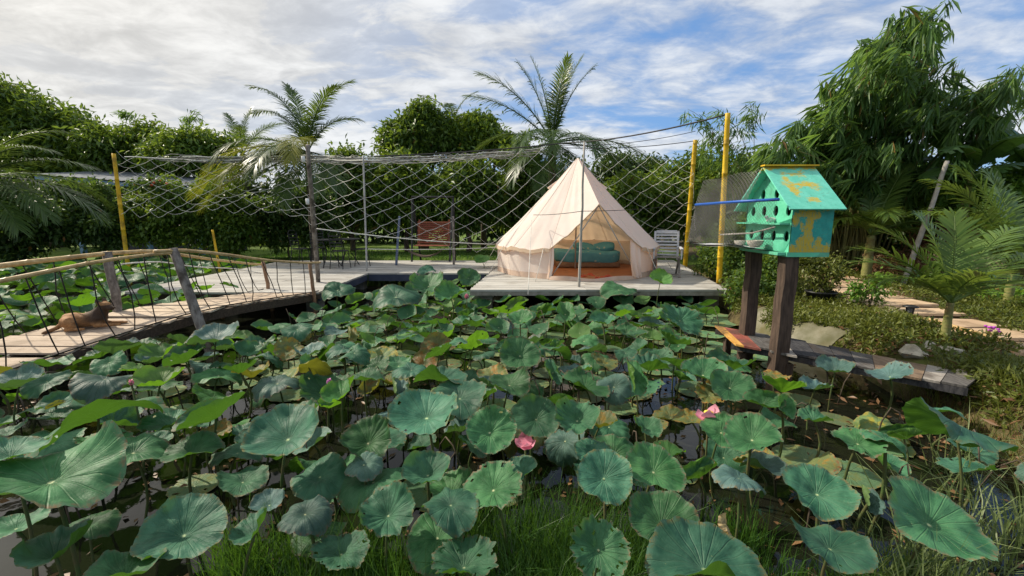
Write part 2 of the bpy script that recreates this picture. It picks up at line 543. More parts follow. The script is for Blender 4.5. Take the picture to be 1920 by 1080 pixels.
M['rope_white'] = mat('white_cord', (0.55, 0.53, 0.47), (0.72, 0.70, 0.64), 0.8)
M['net'] = mat('weathered_net_cord', (0.66, 0.65, 0.58), (0.80, 0.79, 0.72), 0.85)
M['net_dark'] = mat('bunched_net', (0.17, 0.165, 0.14), (0.36, 0.35, 0.31), 0.9)
M['concrete'] = mat('rough_concrete', (0.20, 0.18, 0.155), (0.34, 0.31, 0.27), 0.9, 6.0, 0.4, dirt=((0.06, 0.06, 0.04), 3.0, 0.8))
M['yellow'] = mat('yellow_painted_pole', (0.62, 0.37, 0.012), (0.74, 0.50, 0.03), 0.5, 6.0, 0.1, (1, 1, 0.3), dirt=((0.20, 0.12, 0.02), 6.0, 0.6))
M['greypole'] = mat('grey_metal_pole', (0.30, 0.30, 0.29), (0.42, 0.42, 0.40), 0.5, 8.0)
M['bluepole'] = mat('blue_grey_pole', (0.10, 0.13, 0.20), (0.16, 0.19, 0.27), 0.5, 8.0)
M['cable'] = mat('black_cable', (0.018, 0.018, 0.018), (0.03, 0.03, 0.03), 0.6)
M['canvas'] = mat('cotton_canvas', (0.84, 0.775, 0.715), (0.88, 0.82, 0.77), 0.85, 3.0, 0.12, None, 0.1, trans=(0.90, 0.62, 0.38), tfac=0.36, dirt=((0.74, 0.66, 0.59), 1.5, 0.4))
M['canvas_trim'] = mat('canvas_trim', (0.60, 0.46, 0.33), (0.68, 0.54, 0.40), 0.85, 4.0, trans=(0.6, 0.4, 0.25), tfac=0.25)
M['groundsheet'] = mat('brown_groundsheet', (0.30, 0.115, 0.045), (0.38, 0.16, 0.07), 0.6, 4.0, 0.2)
M['groundsheet_rim'] = mat('pale_groundsheet_rim', (0.46, 0.33, 0.25), (0.55, 0.41, 0.32), 0.7, 4.0, 0.2)
M['mattress'] = mat('mattress_base', (0.20, 0.13, 0.085), (0.26, 0.18, 0.12), 0.9, 6.0)
M['chair'] = mat('whitewashed_wood', (0.40, 0.40, 0.42), (0.56, 0.56, 0.58), 0.7, 5.0, 0.3, (2, 12, 12), 0.3, rand=0.1)
M['chair_dark'] = mat('weathered_grey_wood', (0.16, 0.14, 0.125), (0.26, 0.235, 0.215), 0.8, 5.0, 0.3, (2, 12, 12))
M['red'] = mat('red_rubber', (0.50, 0.06, 0.03), (0.58, 0.11, 0.05), 0.6)
M['iron'] = mat('black_iron', (0.012, 0.012, 0.013), (0.03, 0.03, 0.03), 0.5)
M['redwood'] = mat('red_brown_slats', (0.19, 0.055, 0.03), (0.27, 0.09, 0.05), 0.7, 5.0, rand=0.15)
M['darkrope'] = mat('dark_hammock', (0.05, 0.035, 0.025), (0.09, 0.06, 0.04), 0.9)
M['metal_roof'] = mat('zinc_roof', (0.12, 0.135, 0.155), (0.22, 0.24, 0.265), 0.45, 2.0)
M['bluepost'] = mat('light_blue_post', (0.15, 0.25, 0.36), (0.20, 0.31, 0.42), 0.6)
M['darkwall'] = mat('shed_wall', (0.05, 0.05, 0.055), (0.09, 0.09, 0.09), 0.9)
M['postdark'] = mat('birdhouse_post_wood', (0.045, 0.030, 0.022), (0.10, 0.068, 0.05), 0.85, 6.0, 0.5, (6, 6, 0.8))
M['mint'] = mat('mint_green_paint', (0.10, 0.50, 0.315), (0.14, 0.58, 0.38), 0.55, 5.0, 0.3, (1, 2.5, 2.5), dirt=((0.10, 0.27, 0.18), 5.0, 0.65))
M['mesh_wire'] = mat('galvanised_wire', (0.085, 0.085, 0.08), (0.15, 0.15, 0.14), 0.6, metal=0.3)
M['bluepipe'] = mat('blue_plastic_pipe', (0.012, 0.08, 0.36), (0.02, 0.11, 0.45), 0.4)
M['hole'] = mat('painted_hollow_shade', (0.012, 0.010, 0.008), (0.02, 0.016, 0.012), 0.9)
M['bowl'] = mat('whitish_bowl', (0.46, 0.43, 0.37), (0.62, 0.58, 0.50), 0.7, 8.0, dirt=((0.25, 0.22, 0.16), 6.0, 0.7))
M['feather'] = mat('white_feather', (0.66, 0.65, 0.62), (0.75, 0.74, 0.71), 0.8)
M['slab'] = mat('path_slab', (0.44, 0.31, 0.20), (0.56, 0.42, 0.29), 0.85, 4.0, 0.3, None, 0.2, rand=0.1, dirt=((0.22, 0.15, 0.09), 2.5, 0.6))
M['rock'] = mat('pale_rock', (0.34, 0.30, 0.23), (0.50, 0.46, 0.38), 0.9, 5.0, 0.6, dirt=((0.12, 0.11, 0.06), 4.0, 0.7))
M['liner'] = mat('stained_pond_liner', (0.19, 0.175, 0.12), (0.08, 0.08, 0.028), 0.6, 2.5, 0.4, dirt=((0.10, 0.085, 0.03), 2.0, 0.8))
M['plastic_black'] = mat('black_plastic', (0.015, 0.015, 0.016), (0.025, 0.025, 0.026), 0.4)
M['lens'] = mat('clear_plastic_lens', (0.10, 0.11, 0.13), (0.15, 0.16, 0.18), 0.2)
M['orange'] = mat('orange_brick', (0.46, 0.20, 0.07), (0.55, 0.27, 0.10), 0.9)
M['trunk'] = mat('tree_bark', (0.055, 0.04, 0.028), (0.12, 0.095, 0.07), 0.9, 5.0, 0.5, (3, 3, 1))
M['palm_trunk'] = mat('palm_bark', (0.07, 0.058, 0.04), (0.15, 0.125, 0.09), 0.9, 8.0, 0.5, (1, 1, 4))
M['palm_young'] = mat('green_palm_stalk', (0.16, 0.18, 0.05), (0.24, 0.22, 0.08), 0.6, 6.0, 0.3, (1, 1, 5), dirt=((0.12, 0.07, 0.03), 4.0, 0.7))
M['culm'] = mat('bamboo_culm', (0.14, 0.15, 0.05), (0.24, 0.22, 0.09), 0.5, 3.0)
M['deadstick'] = mat('pale_dead_stick', (0.28, 0.26, 0.23), (0.40, 0.37, 0.33), 0.8, 6.0)
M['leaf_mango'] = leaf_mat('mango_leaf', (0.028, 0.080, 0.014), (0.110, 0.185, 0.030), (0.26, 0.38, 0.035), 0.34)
M['leaf_sun'] = leaf_mat('sunlit_leaf', (0.055, 0.125, 0.018), (0.14, 0.23, 0.03), (0.30, 0.42, 0.04), 0.35)  # lighter leaf green with the sunlight put into its colour
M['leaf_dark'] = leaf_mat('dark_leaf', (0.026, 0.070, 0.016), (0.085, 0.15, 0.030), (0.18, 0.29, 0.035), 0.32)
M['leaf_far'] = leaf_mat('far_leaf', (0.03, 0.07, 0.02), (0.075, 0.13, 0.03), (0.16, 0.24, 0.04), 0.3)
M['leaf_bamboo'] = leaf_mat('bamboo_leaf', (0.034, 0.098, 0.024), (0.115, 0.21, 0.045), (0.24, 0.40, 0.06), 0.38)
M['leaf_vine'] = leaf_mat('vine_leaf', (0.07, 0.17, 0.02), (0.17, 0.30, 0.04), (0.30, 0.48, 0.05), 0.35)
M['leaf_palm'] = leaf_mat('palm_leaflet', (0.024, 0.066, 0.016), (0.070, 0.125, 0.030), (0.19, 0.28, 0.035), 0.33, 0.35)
M['leaf_palm_sunlit'] = leaf_mat('sunlit_palm_leaflet', (0.05, 0.115, 0.022), (0.14, 0.21, 0.045), (0.30, 0.42, 0.05), 0.35, 0.35)  # lighter copy of the palm green, sunlight painted into the colour
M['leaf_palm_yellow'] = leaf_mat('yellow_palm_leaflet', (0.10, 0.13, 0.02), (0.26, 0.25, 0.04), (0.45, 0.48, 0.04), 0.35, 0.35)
M['leaf_banana'] = leaf_mat('banana_leaf', (0.03, 0.085, 0.025), (0.075, 0.15, 0.04), (0.20, 0.36, 0.04), 0.40, 0.35)
M['leaf_ground'] = leaf_mat('ground_cover_leaf', (0.070, 0.100, 0.016), (0.165, 0.180, 0.034), (0.24, 0.28, 0.035), 0.28)
M['leaf_dry'] = leaf_mat('dry_leaf', (0.13, 0.065, 0.03), (0.27, 0.15, 0.07), (0.2, 0.1, 0.04), 0.2)
M['grass'] = leaf_mat('pond_grass', (0.022, 0.072, 0.012), (0.070, 0.155, 0.024), (0.14, 0.30, 0.025), 0.33)
M['grass_pale'] = leaf_mat('pale_grass', (0.08, 0.12, 0.04), (0.20, 0.25, 0.10), (0.25, 0.35, 0.08), 0.3)
M['lotus'] = lotus_mat('lotus_leaf_green', (0.015, 0.070, 0.034), (0.052, 0.150, 0.078), (0.065, 0.145, 0.022), (0.13, 0.31, 0.025), 0.20)
M['lotus_grey'] = lotus_mat('lotus_leaf_bluish', (0.038, 0.085, 0.075), (0.075, 0.14, 0.125), (0.09, 0.15, 0.05), (0.14, 0.30, 0.05), 0.16)
M['lotus_young'] = lotus_mat('lotus_leaf_young', (0.045, 0.135, 0.035), (0.075, 0.19, 0.05), (0.085, 0.19, 0.02), (0.18, 0.40, 0.02), 0.32)
M['lotus_old'] = lotus_mat('lotus_leaf_old', (0.08, 0.12, 0.04), (0.12, 0.16, 0.06), (0.10, 0.12, 0.03), (0.25, 0.26, 0.02), 0.25, (0.2, 0.09, 0.02), 0.9, (0.26, 0.18, 0.025))
M['lotus_dry'] = lotus_mat('lotus_leaf_withered', (0.26, 0.24, 0.09), (0.36, 0.31, 0.14), (0.20, 0.14, 0.05), (0.3, 0.22, 0.05), 0.2, (0.16, 0.08, 0.03), 0.9, (0.12, 0.10, 0.05))
M['pad'] = lotus_mat('floating_pad', (0.065, 0.125, 0.058), (0.105, 0.175, 0.085), (0.10, 0.14, 0.03), (0.2, 0.3, 0.05), 0.05, (0.25, 0.16, 0.03), 0.9, (0.14, 0.16, 0.05), 0.45)
M['stem'] = mat('lotus_stalk', (0.055, 0.095, 0.025), (0.09, 0.075, 0.03), 0.7, 9.0)
M['petal'] = mat('pink_petal', (0.70, 0.22, 0.34), (0.80, 0.42, 0.50), 0.6, 3.0, trans=(0.8, 0.3, 0.4), tfac=0.3)
M['petal_mauve'] = mat('mauve_petal', (0.52, 0.17, 0.45), (0.66, 0.33, 0.58), 0.6, 3.0, trans=(0.6, 0.25, 0.5), tfac=0.3)
M['pod'] = mat('yellow_seed_pod', (0.62, 0.42, 0.03), (0.68, 0.52, 0.08), 0.6)
M['purple'] = mat('purple_flower', (0.38, 0.05, 0.42), (0.50, 0.10, 0.52), 0.6)
M['red_flower'] = mat('coral_flower', (0.60, 0.10, 0.04), (0.68, 0.18, 0.08), 0.6)

def quilt_mat():
    m, t, out = nodes_of('teal_patterned_quilt')
    k = NT(t)
    co = k.n('ShaderNodeTexCoord').outputs['Object']
    vo = k.n('ShaderNodeTexVoronoi'); vo.inputs['Scale'].default_value = 6.5; t.links.new(co, vo.inputs['Vector'])
    n = k.noise(co, 14, 4, 0.6)
    spot = k.math('MULTIPLY', k.ramp(vo.outputs['Distance'], 0.16, 0.24, 1.0, 0.0), k.ramp(n, 0.42, 0.52))
    base = k.mix(k.ramp(k.noise(co, 3, 4), 0.3, 0.7), (0.07, 0.27, 0.36), (0.11, 0.36, 0.45))
    col = k.mix(k.math('MULTIPLY', spot, 0.8), base, (0.42, 0.50, 0.40))
    p = k.principled(col, 0.85, 0.15, k.noise(co, 5, 4), 0.5, 0.03)
    t.links.new(p.outputs[0], out.inputs[0])
    return m
M['quilt'] = quilt_mat()

def painted_mat(name, base, base2, paint, axis):
    """mint boards with a yellow brushed palm shape: flat paint with its own shape, in metres of the panel"""
    m, t, out = nodes_of(name)
    k = NT(t)
    uvn = k.n('ShaderNodeTexCoord').outputs['UV']
    sp = k.n('ShaderNodeSeparateXYZ'); t.links.new(uvn, sp.inputs[0])
    nz = k.noise(uvn, 5.0, 5, 0.65); nz2 = k.noise(uvn, 14.0, 4, 0.6, (0.6, 2.0, 1))
    u = k.math('ADD', sp.outputs[0], k.math('MULTIPLY', k.math('SUBTRACT', nz, 0.5), 0.22))
    v = k.math('ADD', sp.outputs[1], k.math('MULTIPLY', k.math('SUBTRACT', nz2, 0.5), 0.30))
    def blob(x0, x1, y0, y1, soft=0.09):
        a = k.math('MULTIPLY', k.ramp(u, x0 - soft, x0 + soft), k.ramp(u, x1 - soft, x1 + soft, 1, 0))
        b = k.math('MULTIPLY', k.ramp(v, y0 - soft, y0 + soft), k.ramp(v, y1 - soft, y1 + soft, 1, 0))
        return k.math('MULTIPLY', a, b)
    def many(bl):
        r = None
        for q in bl:
            b = blob(*q)
            r = b if r is None else k.math('MAXIMUM', r, b)
        return r
    if axis == 'wall':
        mask = many([(-1, 2, -1, 0.14), (0.33, 0.50, 0.0, 0.90), (0.16, 0.56, 0.10, 0.32), (0.04, 0.44, 0.68, 0.80), (-.02, 0.14, 0.50, 0.72), (0.40, 0.66, 0.60, 0.78), (0.64, 0.90, 0.80, 0.97), (0.62, 0.74, 0.10, 0.32), (0.18, 0.34, 0.44, 0.56)])
    else:
        mask = many([(-1, 2, 0.93, 2), (0.22, 0.72, 0.76, 0.84), (0.24, 0.34, 0.60, 0.80), (0.12, 0.78, 0.50, 0.60), (0.20, 0.36, 0.30, 0.54), (0.40, 0.66, 0.16, 0.24), (0.58, 0.80, 0.40, 0.50)])
    rag = k.noise(uvn, 7.0, 8, 0.72, (1.0, 0.55, 1) if axis == 'wall' else (0.55, 1.2, 1))
    mask = k.ramp(k.math('ADD', mask, k.math('MULTIPLY', k.math('SUBTRACT', rag, 0.5), 2.6)), 0.28, 0.74)
    dry = k.noise(uvn, 30.0, 4, 0.7, (0.25, 2.2, 1) if axis == 'roof' else (2.2, 0.25, 1))
    mask = k.math('MULTIPLY', mask, k.ramp(dry, 0.30, 0.52))
    bcol = k.mix(k.ramp(nz, 0.3, 0.7), base, base2)
    col = k.mix(mask, bcol, paint)
    col = k.mix(k.math('MULTIPLY', k.ramp(nz2, 0.55, 0.72), 0.45), col, (0.10, 0.24, 0.17))
    col = k.mix(k.math('MULTIPLY', k.ramp(k.noise(uvn, 22.0, 5, 0.7), 0.60, 0.68), 0.6), col, (0.11, 0.085, 0.06))
    p = k.principled(col, 0.5, 0.35, nz2, 0.25, 0.006)
    t.links.new(p.outputs[0], out.inputs[0])
    return m
M['paint_wall'] = painted_mat('shade_painted_wall_with_yellow_palm', (0.015, 0.27, 0.24), (0.025, 0.36, 0.31), (0.50, 0.36, 0.02), 'wall')  # same mint paint, its shaded side painted in as a darker teal base
M['paint_roof'] = painted_mat('mint_roof_with_yellow_strokes', (0.12, 0.55, 0.40), (0.18, 0.66, 0.50), (0.60, 0.43, 0.02), 'roof')

# ------------------------------------------------------------------ ground and water
def sst(a, b, x):
    t = np.clip((x - a) / (b - a), 0, 1); return t * t * (3 - 2 * t)
def bank_x(y):
    return 3.72 + 0.14 * np.sin(y * 1.7 + 0.6) + 0.06 * np.sin(y * 4.3) + 0.45 * sst(7.0, 9.0, y)
PATH = [P(1556, 522, .36), P(1600, 540, .36), P(1660, 566, .36), P(1730, 590, .36), P(1810, 610, .36), P(1930, 645, .36), P(2100, 700, .36)]
def path_dist(x, y):
    d = np.full(np.shape(x), 1e9)
    for a, b in zip(PATH[:-1], PATH[1:]):
        ax, ay, bx, by = a.x, a.y, b.x, b.y
        t = np.clip(((x - ax) * (bx - ax) + (y - ay) * (by - ay)) / ((bx - ax) ** 2 + (by - ay) ** 2), 0, 1)
        d = np.minimum(d, np.hypot(x - ax - t * (bx - ax), y - ay - t * (by - ay)))
    return d
def ground_h(x, y):
    x = np.asarray(x, float); y = np.asarray(y, float)
    d = np.minimum(np.minimum(x + 14 + 0.3 * np.sin(y), bank_x(y) - x), np.minimum(y - 0.75 - 0.12 * np.sin(x * 2.1), 14.2 + 0.2 * np.sin(x) - y))
    h = 0.33 - 0.80 * sst(-0.30, 0.45, d)
    h = h + 0.03 * np.sin(x * 1.9 + y) * np.sin(y * 2.3 - x * 0.7) * sst(0, -0.4, d)
    return h
def gh(x, y): return float(ground_h(x, y))
xs = np.concatenate([[-600, -200, -90, -50, -35, -28, -24, -21, -18.5, -16.5], np.arange(-15, -13, .25), np.arange(-13, 2.6, .6), np.arange(2.7, 9.6, .14), [10, 10.6, 11.5, 12.5, 14, 16, 19, 23, 30, 45, 90, 200, 600]])
ys = np.concatenate([[-30, -12, -5, -2, -1], np.arange(-.4, 1.4, .15), np.arange(1.5, 14.0, .25), np.arange(14, 15.2, .2), [16, 17, 18, 20, 23, 27, 35, 60, 120, 300, 700]])
X, Y = np.meshgrid(xs, ys, indexing='ij')
Z = ground_h(X, Y)
nx, ny = X.shape
idx = np.arange(nx * ny).reshape(nx, ny)
Q = np.stack([idx[:-1, :-1], idx[1:, :-1], idx[1:, 1:], idx[:-1, 1:]], -1).reshape(-1, 4)
gm = np_mesh('ground', np.stack([X, Y, Z], -1).reshape(-1, 3), Q, None, True)
lawn = np.where((Y > 12.6) & (X < 6.5), 1.0, 0.25); lawn = np.where((X > 3.5) & (Y < 12.6), 0.36, lawn)
at_ = gm.attributes.new('lawn', 'FLOAT', 'POINT'); at_.data.foreach_set('value', lawn.ravel().astype(np.float32))
at_ = gm.attributes.new('sand', 'FLOAT', 'POINT'); at_.data.foreach_set('value', (1 - sst(0.25, 1.0, path_dist(X, Y))).ravel().astype(np.float32))
tag(link('ground', gm, 'ground'), kind='structure')
wm = MB(); wm.add([(-14.6, 0.4, 0), (4.5, 0.4, 0), (4.5, 14.8, 0), (-14.6, 14.8, 0)], [(0, 1, 2, 3)])
tag(wm.build('water', 'water'), kind='structure')

# ------------------------------------------------------------------ decks
DZ = 0.42
def boards(parent, y0, y1, xl, xr, w=0.235, splits=(), rng=random.Random(3), zt=DZ):
    y = y0
    j = 0
    while y < y1 - 0.05:
        yy = min(y + w, y1)
        cuts = [0.0] + [s + (0.13 if j % 2 else 0.0) for s in splits] + [1.0]
        for a, b in zip(cuts[:-1], cuts[1:]):
            yc = (y + yy) / 2
            X0, X1 = lerp(xl(yc), xr(yc), a), lerp(xl(yc), xr(yc), b)
            dz = rng.uniform(-.003, .003)
            m = MB(); m.box((X0 + .003, y + .004, zt - .035 + dz), (X1 - .003, yy - .004, zt + dz))
            m.build('board', 'deck', parent)
        y = yy; j += 1

TL0, TL1 = P(880, 543, DZ), P(1365, 543, DZ)
TY0, TY1 = TL0.y, 13.2
tl = lambda y: TL0.x + 0.105 * (y - TY0)
tr = lambda y: TL1.x + 0.19 * (y - TY0)
deck = empty('tent_deck', (1.6, 10.4, 0), 'grey boarded platform on piers carrying the canvas tent and the chair', 'platform')
def set_parent_world(parent):
    for o in list(COL.objects):
        if o.parent is parent and o.matrix_parent_inverse == Matrix.Identity(4):
            o.matrix_parent_inverse = Matrix.Translation(parent.location).inverted() if parent.rotation_euler.z == 0 else parent.matrix_basis.inverted()
boards(deck, TY0, TY1, tl, tr, 0.25, (0.45,))
m = MB(); m.box((tl(TY0) + .01, TY0 + .012, DZ - .115), (tr(TY0) - .01, TY0 + .06, DZ - .036)); m.build('edge_beam', 'concrete', deck)
for fx in (0.05, 0.5, 0.95):
    for yy in (TY0 + .35, TY0 + 2.8, TY1 - .5):
        x = lerp(tl(yy), tr(yy), fx)
        m = MB(); m.box((x - .13, yy - .13, -.5), (x + .13, yy + .13, DZ - .12)); m.box((x - .17, yy - .17, DZ - .17), (x + .17, yy + .17, DZ - .13)); m.build('pier', 'concrete', deck)
for fx in (0.05, 0.5, 0.95):
    a, b = Vector((lerp(tl(TY0), tr(TY0), fx), TY0 + .08, DZ - .085)), Vector((lerp(tl(TY1), tr(TY1), fx), TY1 - .05, DZ - .085))
    m = MB(); m.beam(a, b, .09, .09); m.build('joist', 'beam', deck)
set_parent_world(deck)

LD0 = P(220, 548, DZ); LY0 = LD0.y; LXL = LD0.x; LXR = P(690, 512, DZ).x; LYI = P(690, 512, DZ).y; LY1 = 13.0
ldeck = empty('pond_deck', (-5, 10, 0), 'long grey boarded deck behind the bamboo bridge, running back to the garden', 'platform')
boards(ldeck, LY0, LYI, lambda y: LXL, lambda y: LXR, 0.25, (0.5,))
boards(ldeck, LYI, LY1, lambda y: LXL, lambda y: tl(y) - .02, 0.25, (0.3, 0.66))
m = MB(); m.box((LXL, LY0 + .012, DZ - .125), (LXR, LY0 + .07, DZ - .037)); m.build('edge_beam', 'beam', ldeck)
m = MB(); m.box((LXR - .06, LY0 + .08, DZ - .17), (LXR - .012, LYI - .01, DZ - .037)); m.build('edge_beam', 'deck_edge', ldeck)
m = MB(); m.box((LXR - .0, LYI + .012, DZ - .19), (tl(LYI) - .1, LYI + .06, DZ - .037)); m.build('edge_beam', 'deck_edge', ldeck)
for x, y in ((LXL + .3, LY0 + .4), ((LXL + LXR) / 2, LY0 + .4), (LXR - .3, LY0 + .5), (LXR - .3, LYI + .3), (-1.9, LYI + .35), (LXL + .3, 11.5), (-4.5, 12.5)):
    m = MB(); m.box((x - .12, y - .12, -.5), (x + .12, y + .12, DZ - .13)); m.build('pier', 'concrete', ldeck)
set_parent_world(ldeck)

# ------------------------------------------------------------------ bamboo bridge
def bxn(y): return -6.51 + 0.409 * y            # near edge
BW = 1.2
def bz(y): return interp(y, [(2.6, -.02), (3.3, .11), (4.0, .245), (4.75, .36), (5.4, .445), (6.0, .465), (6.5, .45), (7.2, .415), (7.9, .41)])
bridge = empty('bamboo_bridge', (-4.9, 5.4, 0), 'arched plank footbridge with bamboo handrails and black rope sides', 'bridge')
rb = random.Random(11)
y = 2.7
while y < LY0 + .05:
    w = rb.uniform(.13, .19)
    a, b = rb.uniform(-.03, .05), rb.uniform(-.05, .03)
    yc = y + w / 2
    sl = (bz(yc + .05) - bz(yc - .05)) / .1
    mx = Matrix.Translation((0, yc, bz(yc) + rb.uniform(-.006, .006))) @ Matrix.Rotation(math.atan(sl), 4, 'X') @ Matrix.Rotation(rb.uniform(-.012, .012), 4, 'Z')
    m = MB(); m.box((bxn(yc) - BW + a, -w / 2 + .005, -.022), (bxn(yc) + b, w / 2 - .005, .0), 0, mx)
    m.build('plank', 'plank', bridge)
    y += w
ysb = np.linspace(2.7, LY0, 16)
for off in (-.035, -BW + .05, -BW / 2):
    m = MB()
    for y0, y1 in zip(ysb[:-1], ysb[1:]):
        m.beam((bxn(y0) + off, y0, bz(y0) - .085), (bxn(y1) + off, y1, bz(y1) - .085), .07, .115)
    m.build('beam', 'beam', bridge)
def wob(p, q, n, amp, rng):
    p, q = Vector(p), Vector(q)
    return [p.lerp(q, i / n) + (Vector((rng.uniform(-amp, amp), rng.uniform(-amp, amp), rng.uniform(-amp, amp))) if 0 < i < n else Vector()) for i in range(n + 1)]
def bamboo_pole(name, pts, r0, r1, mtl, parent=None, nodes=9, sides=9):
    m = MB()
    pts = [Vector(p) for p in pts]
    L = sum((b - a).length for a, b in zip(pts[:-1], pts[1:]))
    out, rr = [], []
    n = max(nodes * 4, 8)
    cum = [0.0]
    for a, b in zip(pts[:-1], pts[1:]): cum.append(cum[-1] + (b - a).length)
    for i in range(n + 1):
        s = L * i / n
        k = max(j for j in range(len(cum)) if cum[j] <= s + 1e-9); k = min(k, len(pts) - 2)
        f = (s - cum[k]) / max(cum[k + 1] - cum[k], 1e-9)
        p = pts[k].lerp(pts[k + 1], f)
        r = lerp(r0, r1, i / n)
        if i % 4 == 0 and 0 < i < n:
            e = (pts[k + 1] - pts[k]).normalized() * 0.012
            out += [p - e, p, p + e]; rr += [r, r * 1.16, r]
        else:
            out.append(p); rr.append(r)
    m.tube(out, rr, sides)
    return m.build(name, mtl, parent, True)
NR = [(3.2, .98), (4.0, 1.125), (4.75, 1.25), (5.4, 1.29), (5.9, 1.20), (6.6, 1.03), (7.36, .905), (7.5, .90)]
FR = [(3.6, 1.0), (4.79, 1.187), (5.7, 1.245), (6.31, 1.24), (6.95, 1.07), (7.75, .89)]
def nrail(y): return Vector((bxn(y) + .02, y, interp(y, NR)))
def frail(y): return Vector((bxn(y) - BW - .02, y, interp(y, FR)))
bamboo_pole('handrail', [nrail(y) for y in np.linspace(3.2, 5.45, 9)], .025, .018, 'bamboo', bridge, 8)
bamboo_pole('handrail', [nrail(y) + Vector((.0, 0, .03)) for y in np.linspace(5.2, 7.55, 9)], .023, .016, 'bamboo', bridge, 7)
bamboo_pole('handrail', [frail(y) for y in np.linspace(3.6, 6.4, 9)], .036, .026, 'bamboo', bridge, 8)
bamboo_pole('handrail', [frail(y) + Vector((.0, 0, -.03)) for y in np.linspace(6.1, 7.8, 7)], .026, .018, 'bamboo', bridge, 6)
def rough_post(name, p, q, r0, r1, mtl, parent, seed, sides=10):
    rg = random.Random(seed)
    pts = wob(p, q, 9, .008, rg)
    m = MB(); m.tube(pts, [lerp(r0, r1, i / 9) * rg.uniform(.93, 1.07) for i in range(10)], sides)
    return m.build(name, mtl, parent, True)
rough_post('post', (bxn(5.4) + .52, 5.28, -.4), (bxn(5.4) + .0, 5.42, 1.33), .062, .052, 'post', bridge, 1)
rough_post('post', (bxn(5.7) - BW + .0, 5.72, -.4), (bxn(5.7) - BW - .03, 5.70, 1.27), .062, .052, 'post', bridge, 2)
rough_post('post', (bxn(7.36) + .05, 7.38, -.3), (bxn(7.36) + .0, 7.36, .93), .032, .028, 'post_brown', bridge, 3)
rough_post('post', (bxn(7.75) - BW + .1, 7.80, -.3), (bxn(7.75) - BW - .0, 7.75, .92), .036, .030, 'post_brown', bridge, 4)
rough_post('post', (bxn(3.4) + .1, 3.4, -.4), (bxn(3.4) + .0, 3.4, 1.06), .055, .045, 'post', bridge, 5)
rr_ = random.Random(5)
for side, fn, off, rng_y in ((0, nrail, -.005, np.arange(3.45, 7.35, .235)), (1, frail, -BW + .02, np.arange(3.9, 7.7, .26))):
    for i, yy in enumerate(rng_y):
        t0 = fn(yy)
        yb = yy + rr_.uniform(.02, .22)
        b0 = Vector((bxn(yb) + off, yb, bz(yb) + .012))
        bulge = Vector((rr_.uniform(-.04, .04), rr_.uniform(-.05, .05), 0))
        pts = [t0 + Vector((0, 0, .02)), t0.lerp(b0, .25) + bulge * .4, t0.lerp(b0, .5) + bulge, t0.lerp(b0, .8) + bulge * .7, b0, b0 + Vector((.0, .10, .004)) + Vector((.409 * .1, 0, bz(yb + .1) - bz(yb)))]
        m = MB(); m.tube(pts, .0068, 5); m.build('rope', 'rope_black', bridge, True)
m = MB(); m.tube([Vector((bxn(y) - .005, y, bz(y) + .016)) for y in np.linspace(3.2, 7.5, 24)], .009, 5); m.build('rope', 'rope_black', bridge, True)
m = MB(); m.tube([frail(y) + Vector((.01, 0, -.17 - .02 * math.sin(y * 5))) for y in np.linspace(5.8, 7.7, 14)], .010, 5); m.build('rope', 'rope_white', bridge, True)
set_parent_world(bridge)

# ------------------------------------------------------------------ dog
def ellipsoid(m, c, r, rot=None, nu=14, nv=10):
    mx = Matrix.Translation(c) @ (rot.to_matrix().to_4x4() if rot else Matrix.Identity(4))
    pr = []
    vs, fs = [], []
    for j in range(nv + 1):
        th = math.pi * j / nv
        for i in range(nu):
            a = 2 * math.pi * i / nu
            vs.append(mx @ Vector((r[0] * math.sin(th) * math.cos(a), r[1] * math.sin(th) * math.sin(a), r[2] * math.cos(th))))
    for j in range(nv):
        for i in range(nu):
            i2 = (i + 1) % nu
            fs.append((j*nu+i, (j+1)*nu+i, (j+1)*nu+i2, j*nu+i2))
    m.add(vs, fs)
def dog_mat():
    m, t, out = nodes_of('tan_dog_coat')
    k = NT(t)
    co = k.n('ShaderNodeTexCoord').outputs['Object']
    s = k.n('ShaderNodeSeparateXYZ'); t.links.new(co, s.inputs[0])
    n = k.noise(co, 9, 5, 0.6); fur = k.noise(co, 90, 3, 0.6, (0.35, 1, 1))
    col = k.mix(k.ramp(n, .3, .7), (0.30, 0.145, 0.055), (0.40, 0.21, 0.09))
    # black-brown muzzle, ears, shoulders and tail tip
    xx = k.math('ADD', s.outputs[0], k.math('MULTIPLY', k.math('SUBTRACT', n, .5), .12))
    zz_ = s.outputs[2]
    sh = k.math('MULTIPLY', k.ramp(xx, .06, .30), k.ramp(zz_, .04, .12))
    col = k.mix(k.math('MULTIPLY', sh, .92), col, (0.035, 0.024, 0.018))
    col = k.mix(k.math('MULTIPLY', k.ramp(xx, -.16, -.23), .6), col, (0.07, 0.045, 0.03))
    brow = k.math('MULTIPLY', k.ramp(xx, .38, .42), k.math('MULTIPLY', k.ramp(zz_, .30, .32), k.ramp(zz_, .35, .37, 1, 0)))
    col = k.mix(brow, col, (0.36, 0.19, 0.08))
    p = k.principled(k.mix(k.ramp(fur, .4, .7), col, k.mix(0.5, col, (0.02, 0.015, 0.01))), .75, .25, fur, .5, .006)
    t.links.new(p.outputs[0], out.inputs[0])
    return m
M['dog'] = dog_mat()
d = MB()
V3 = Vector
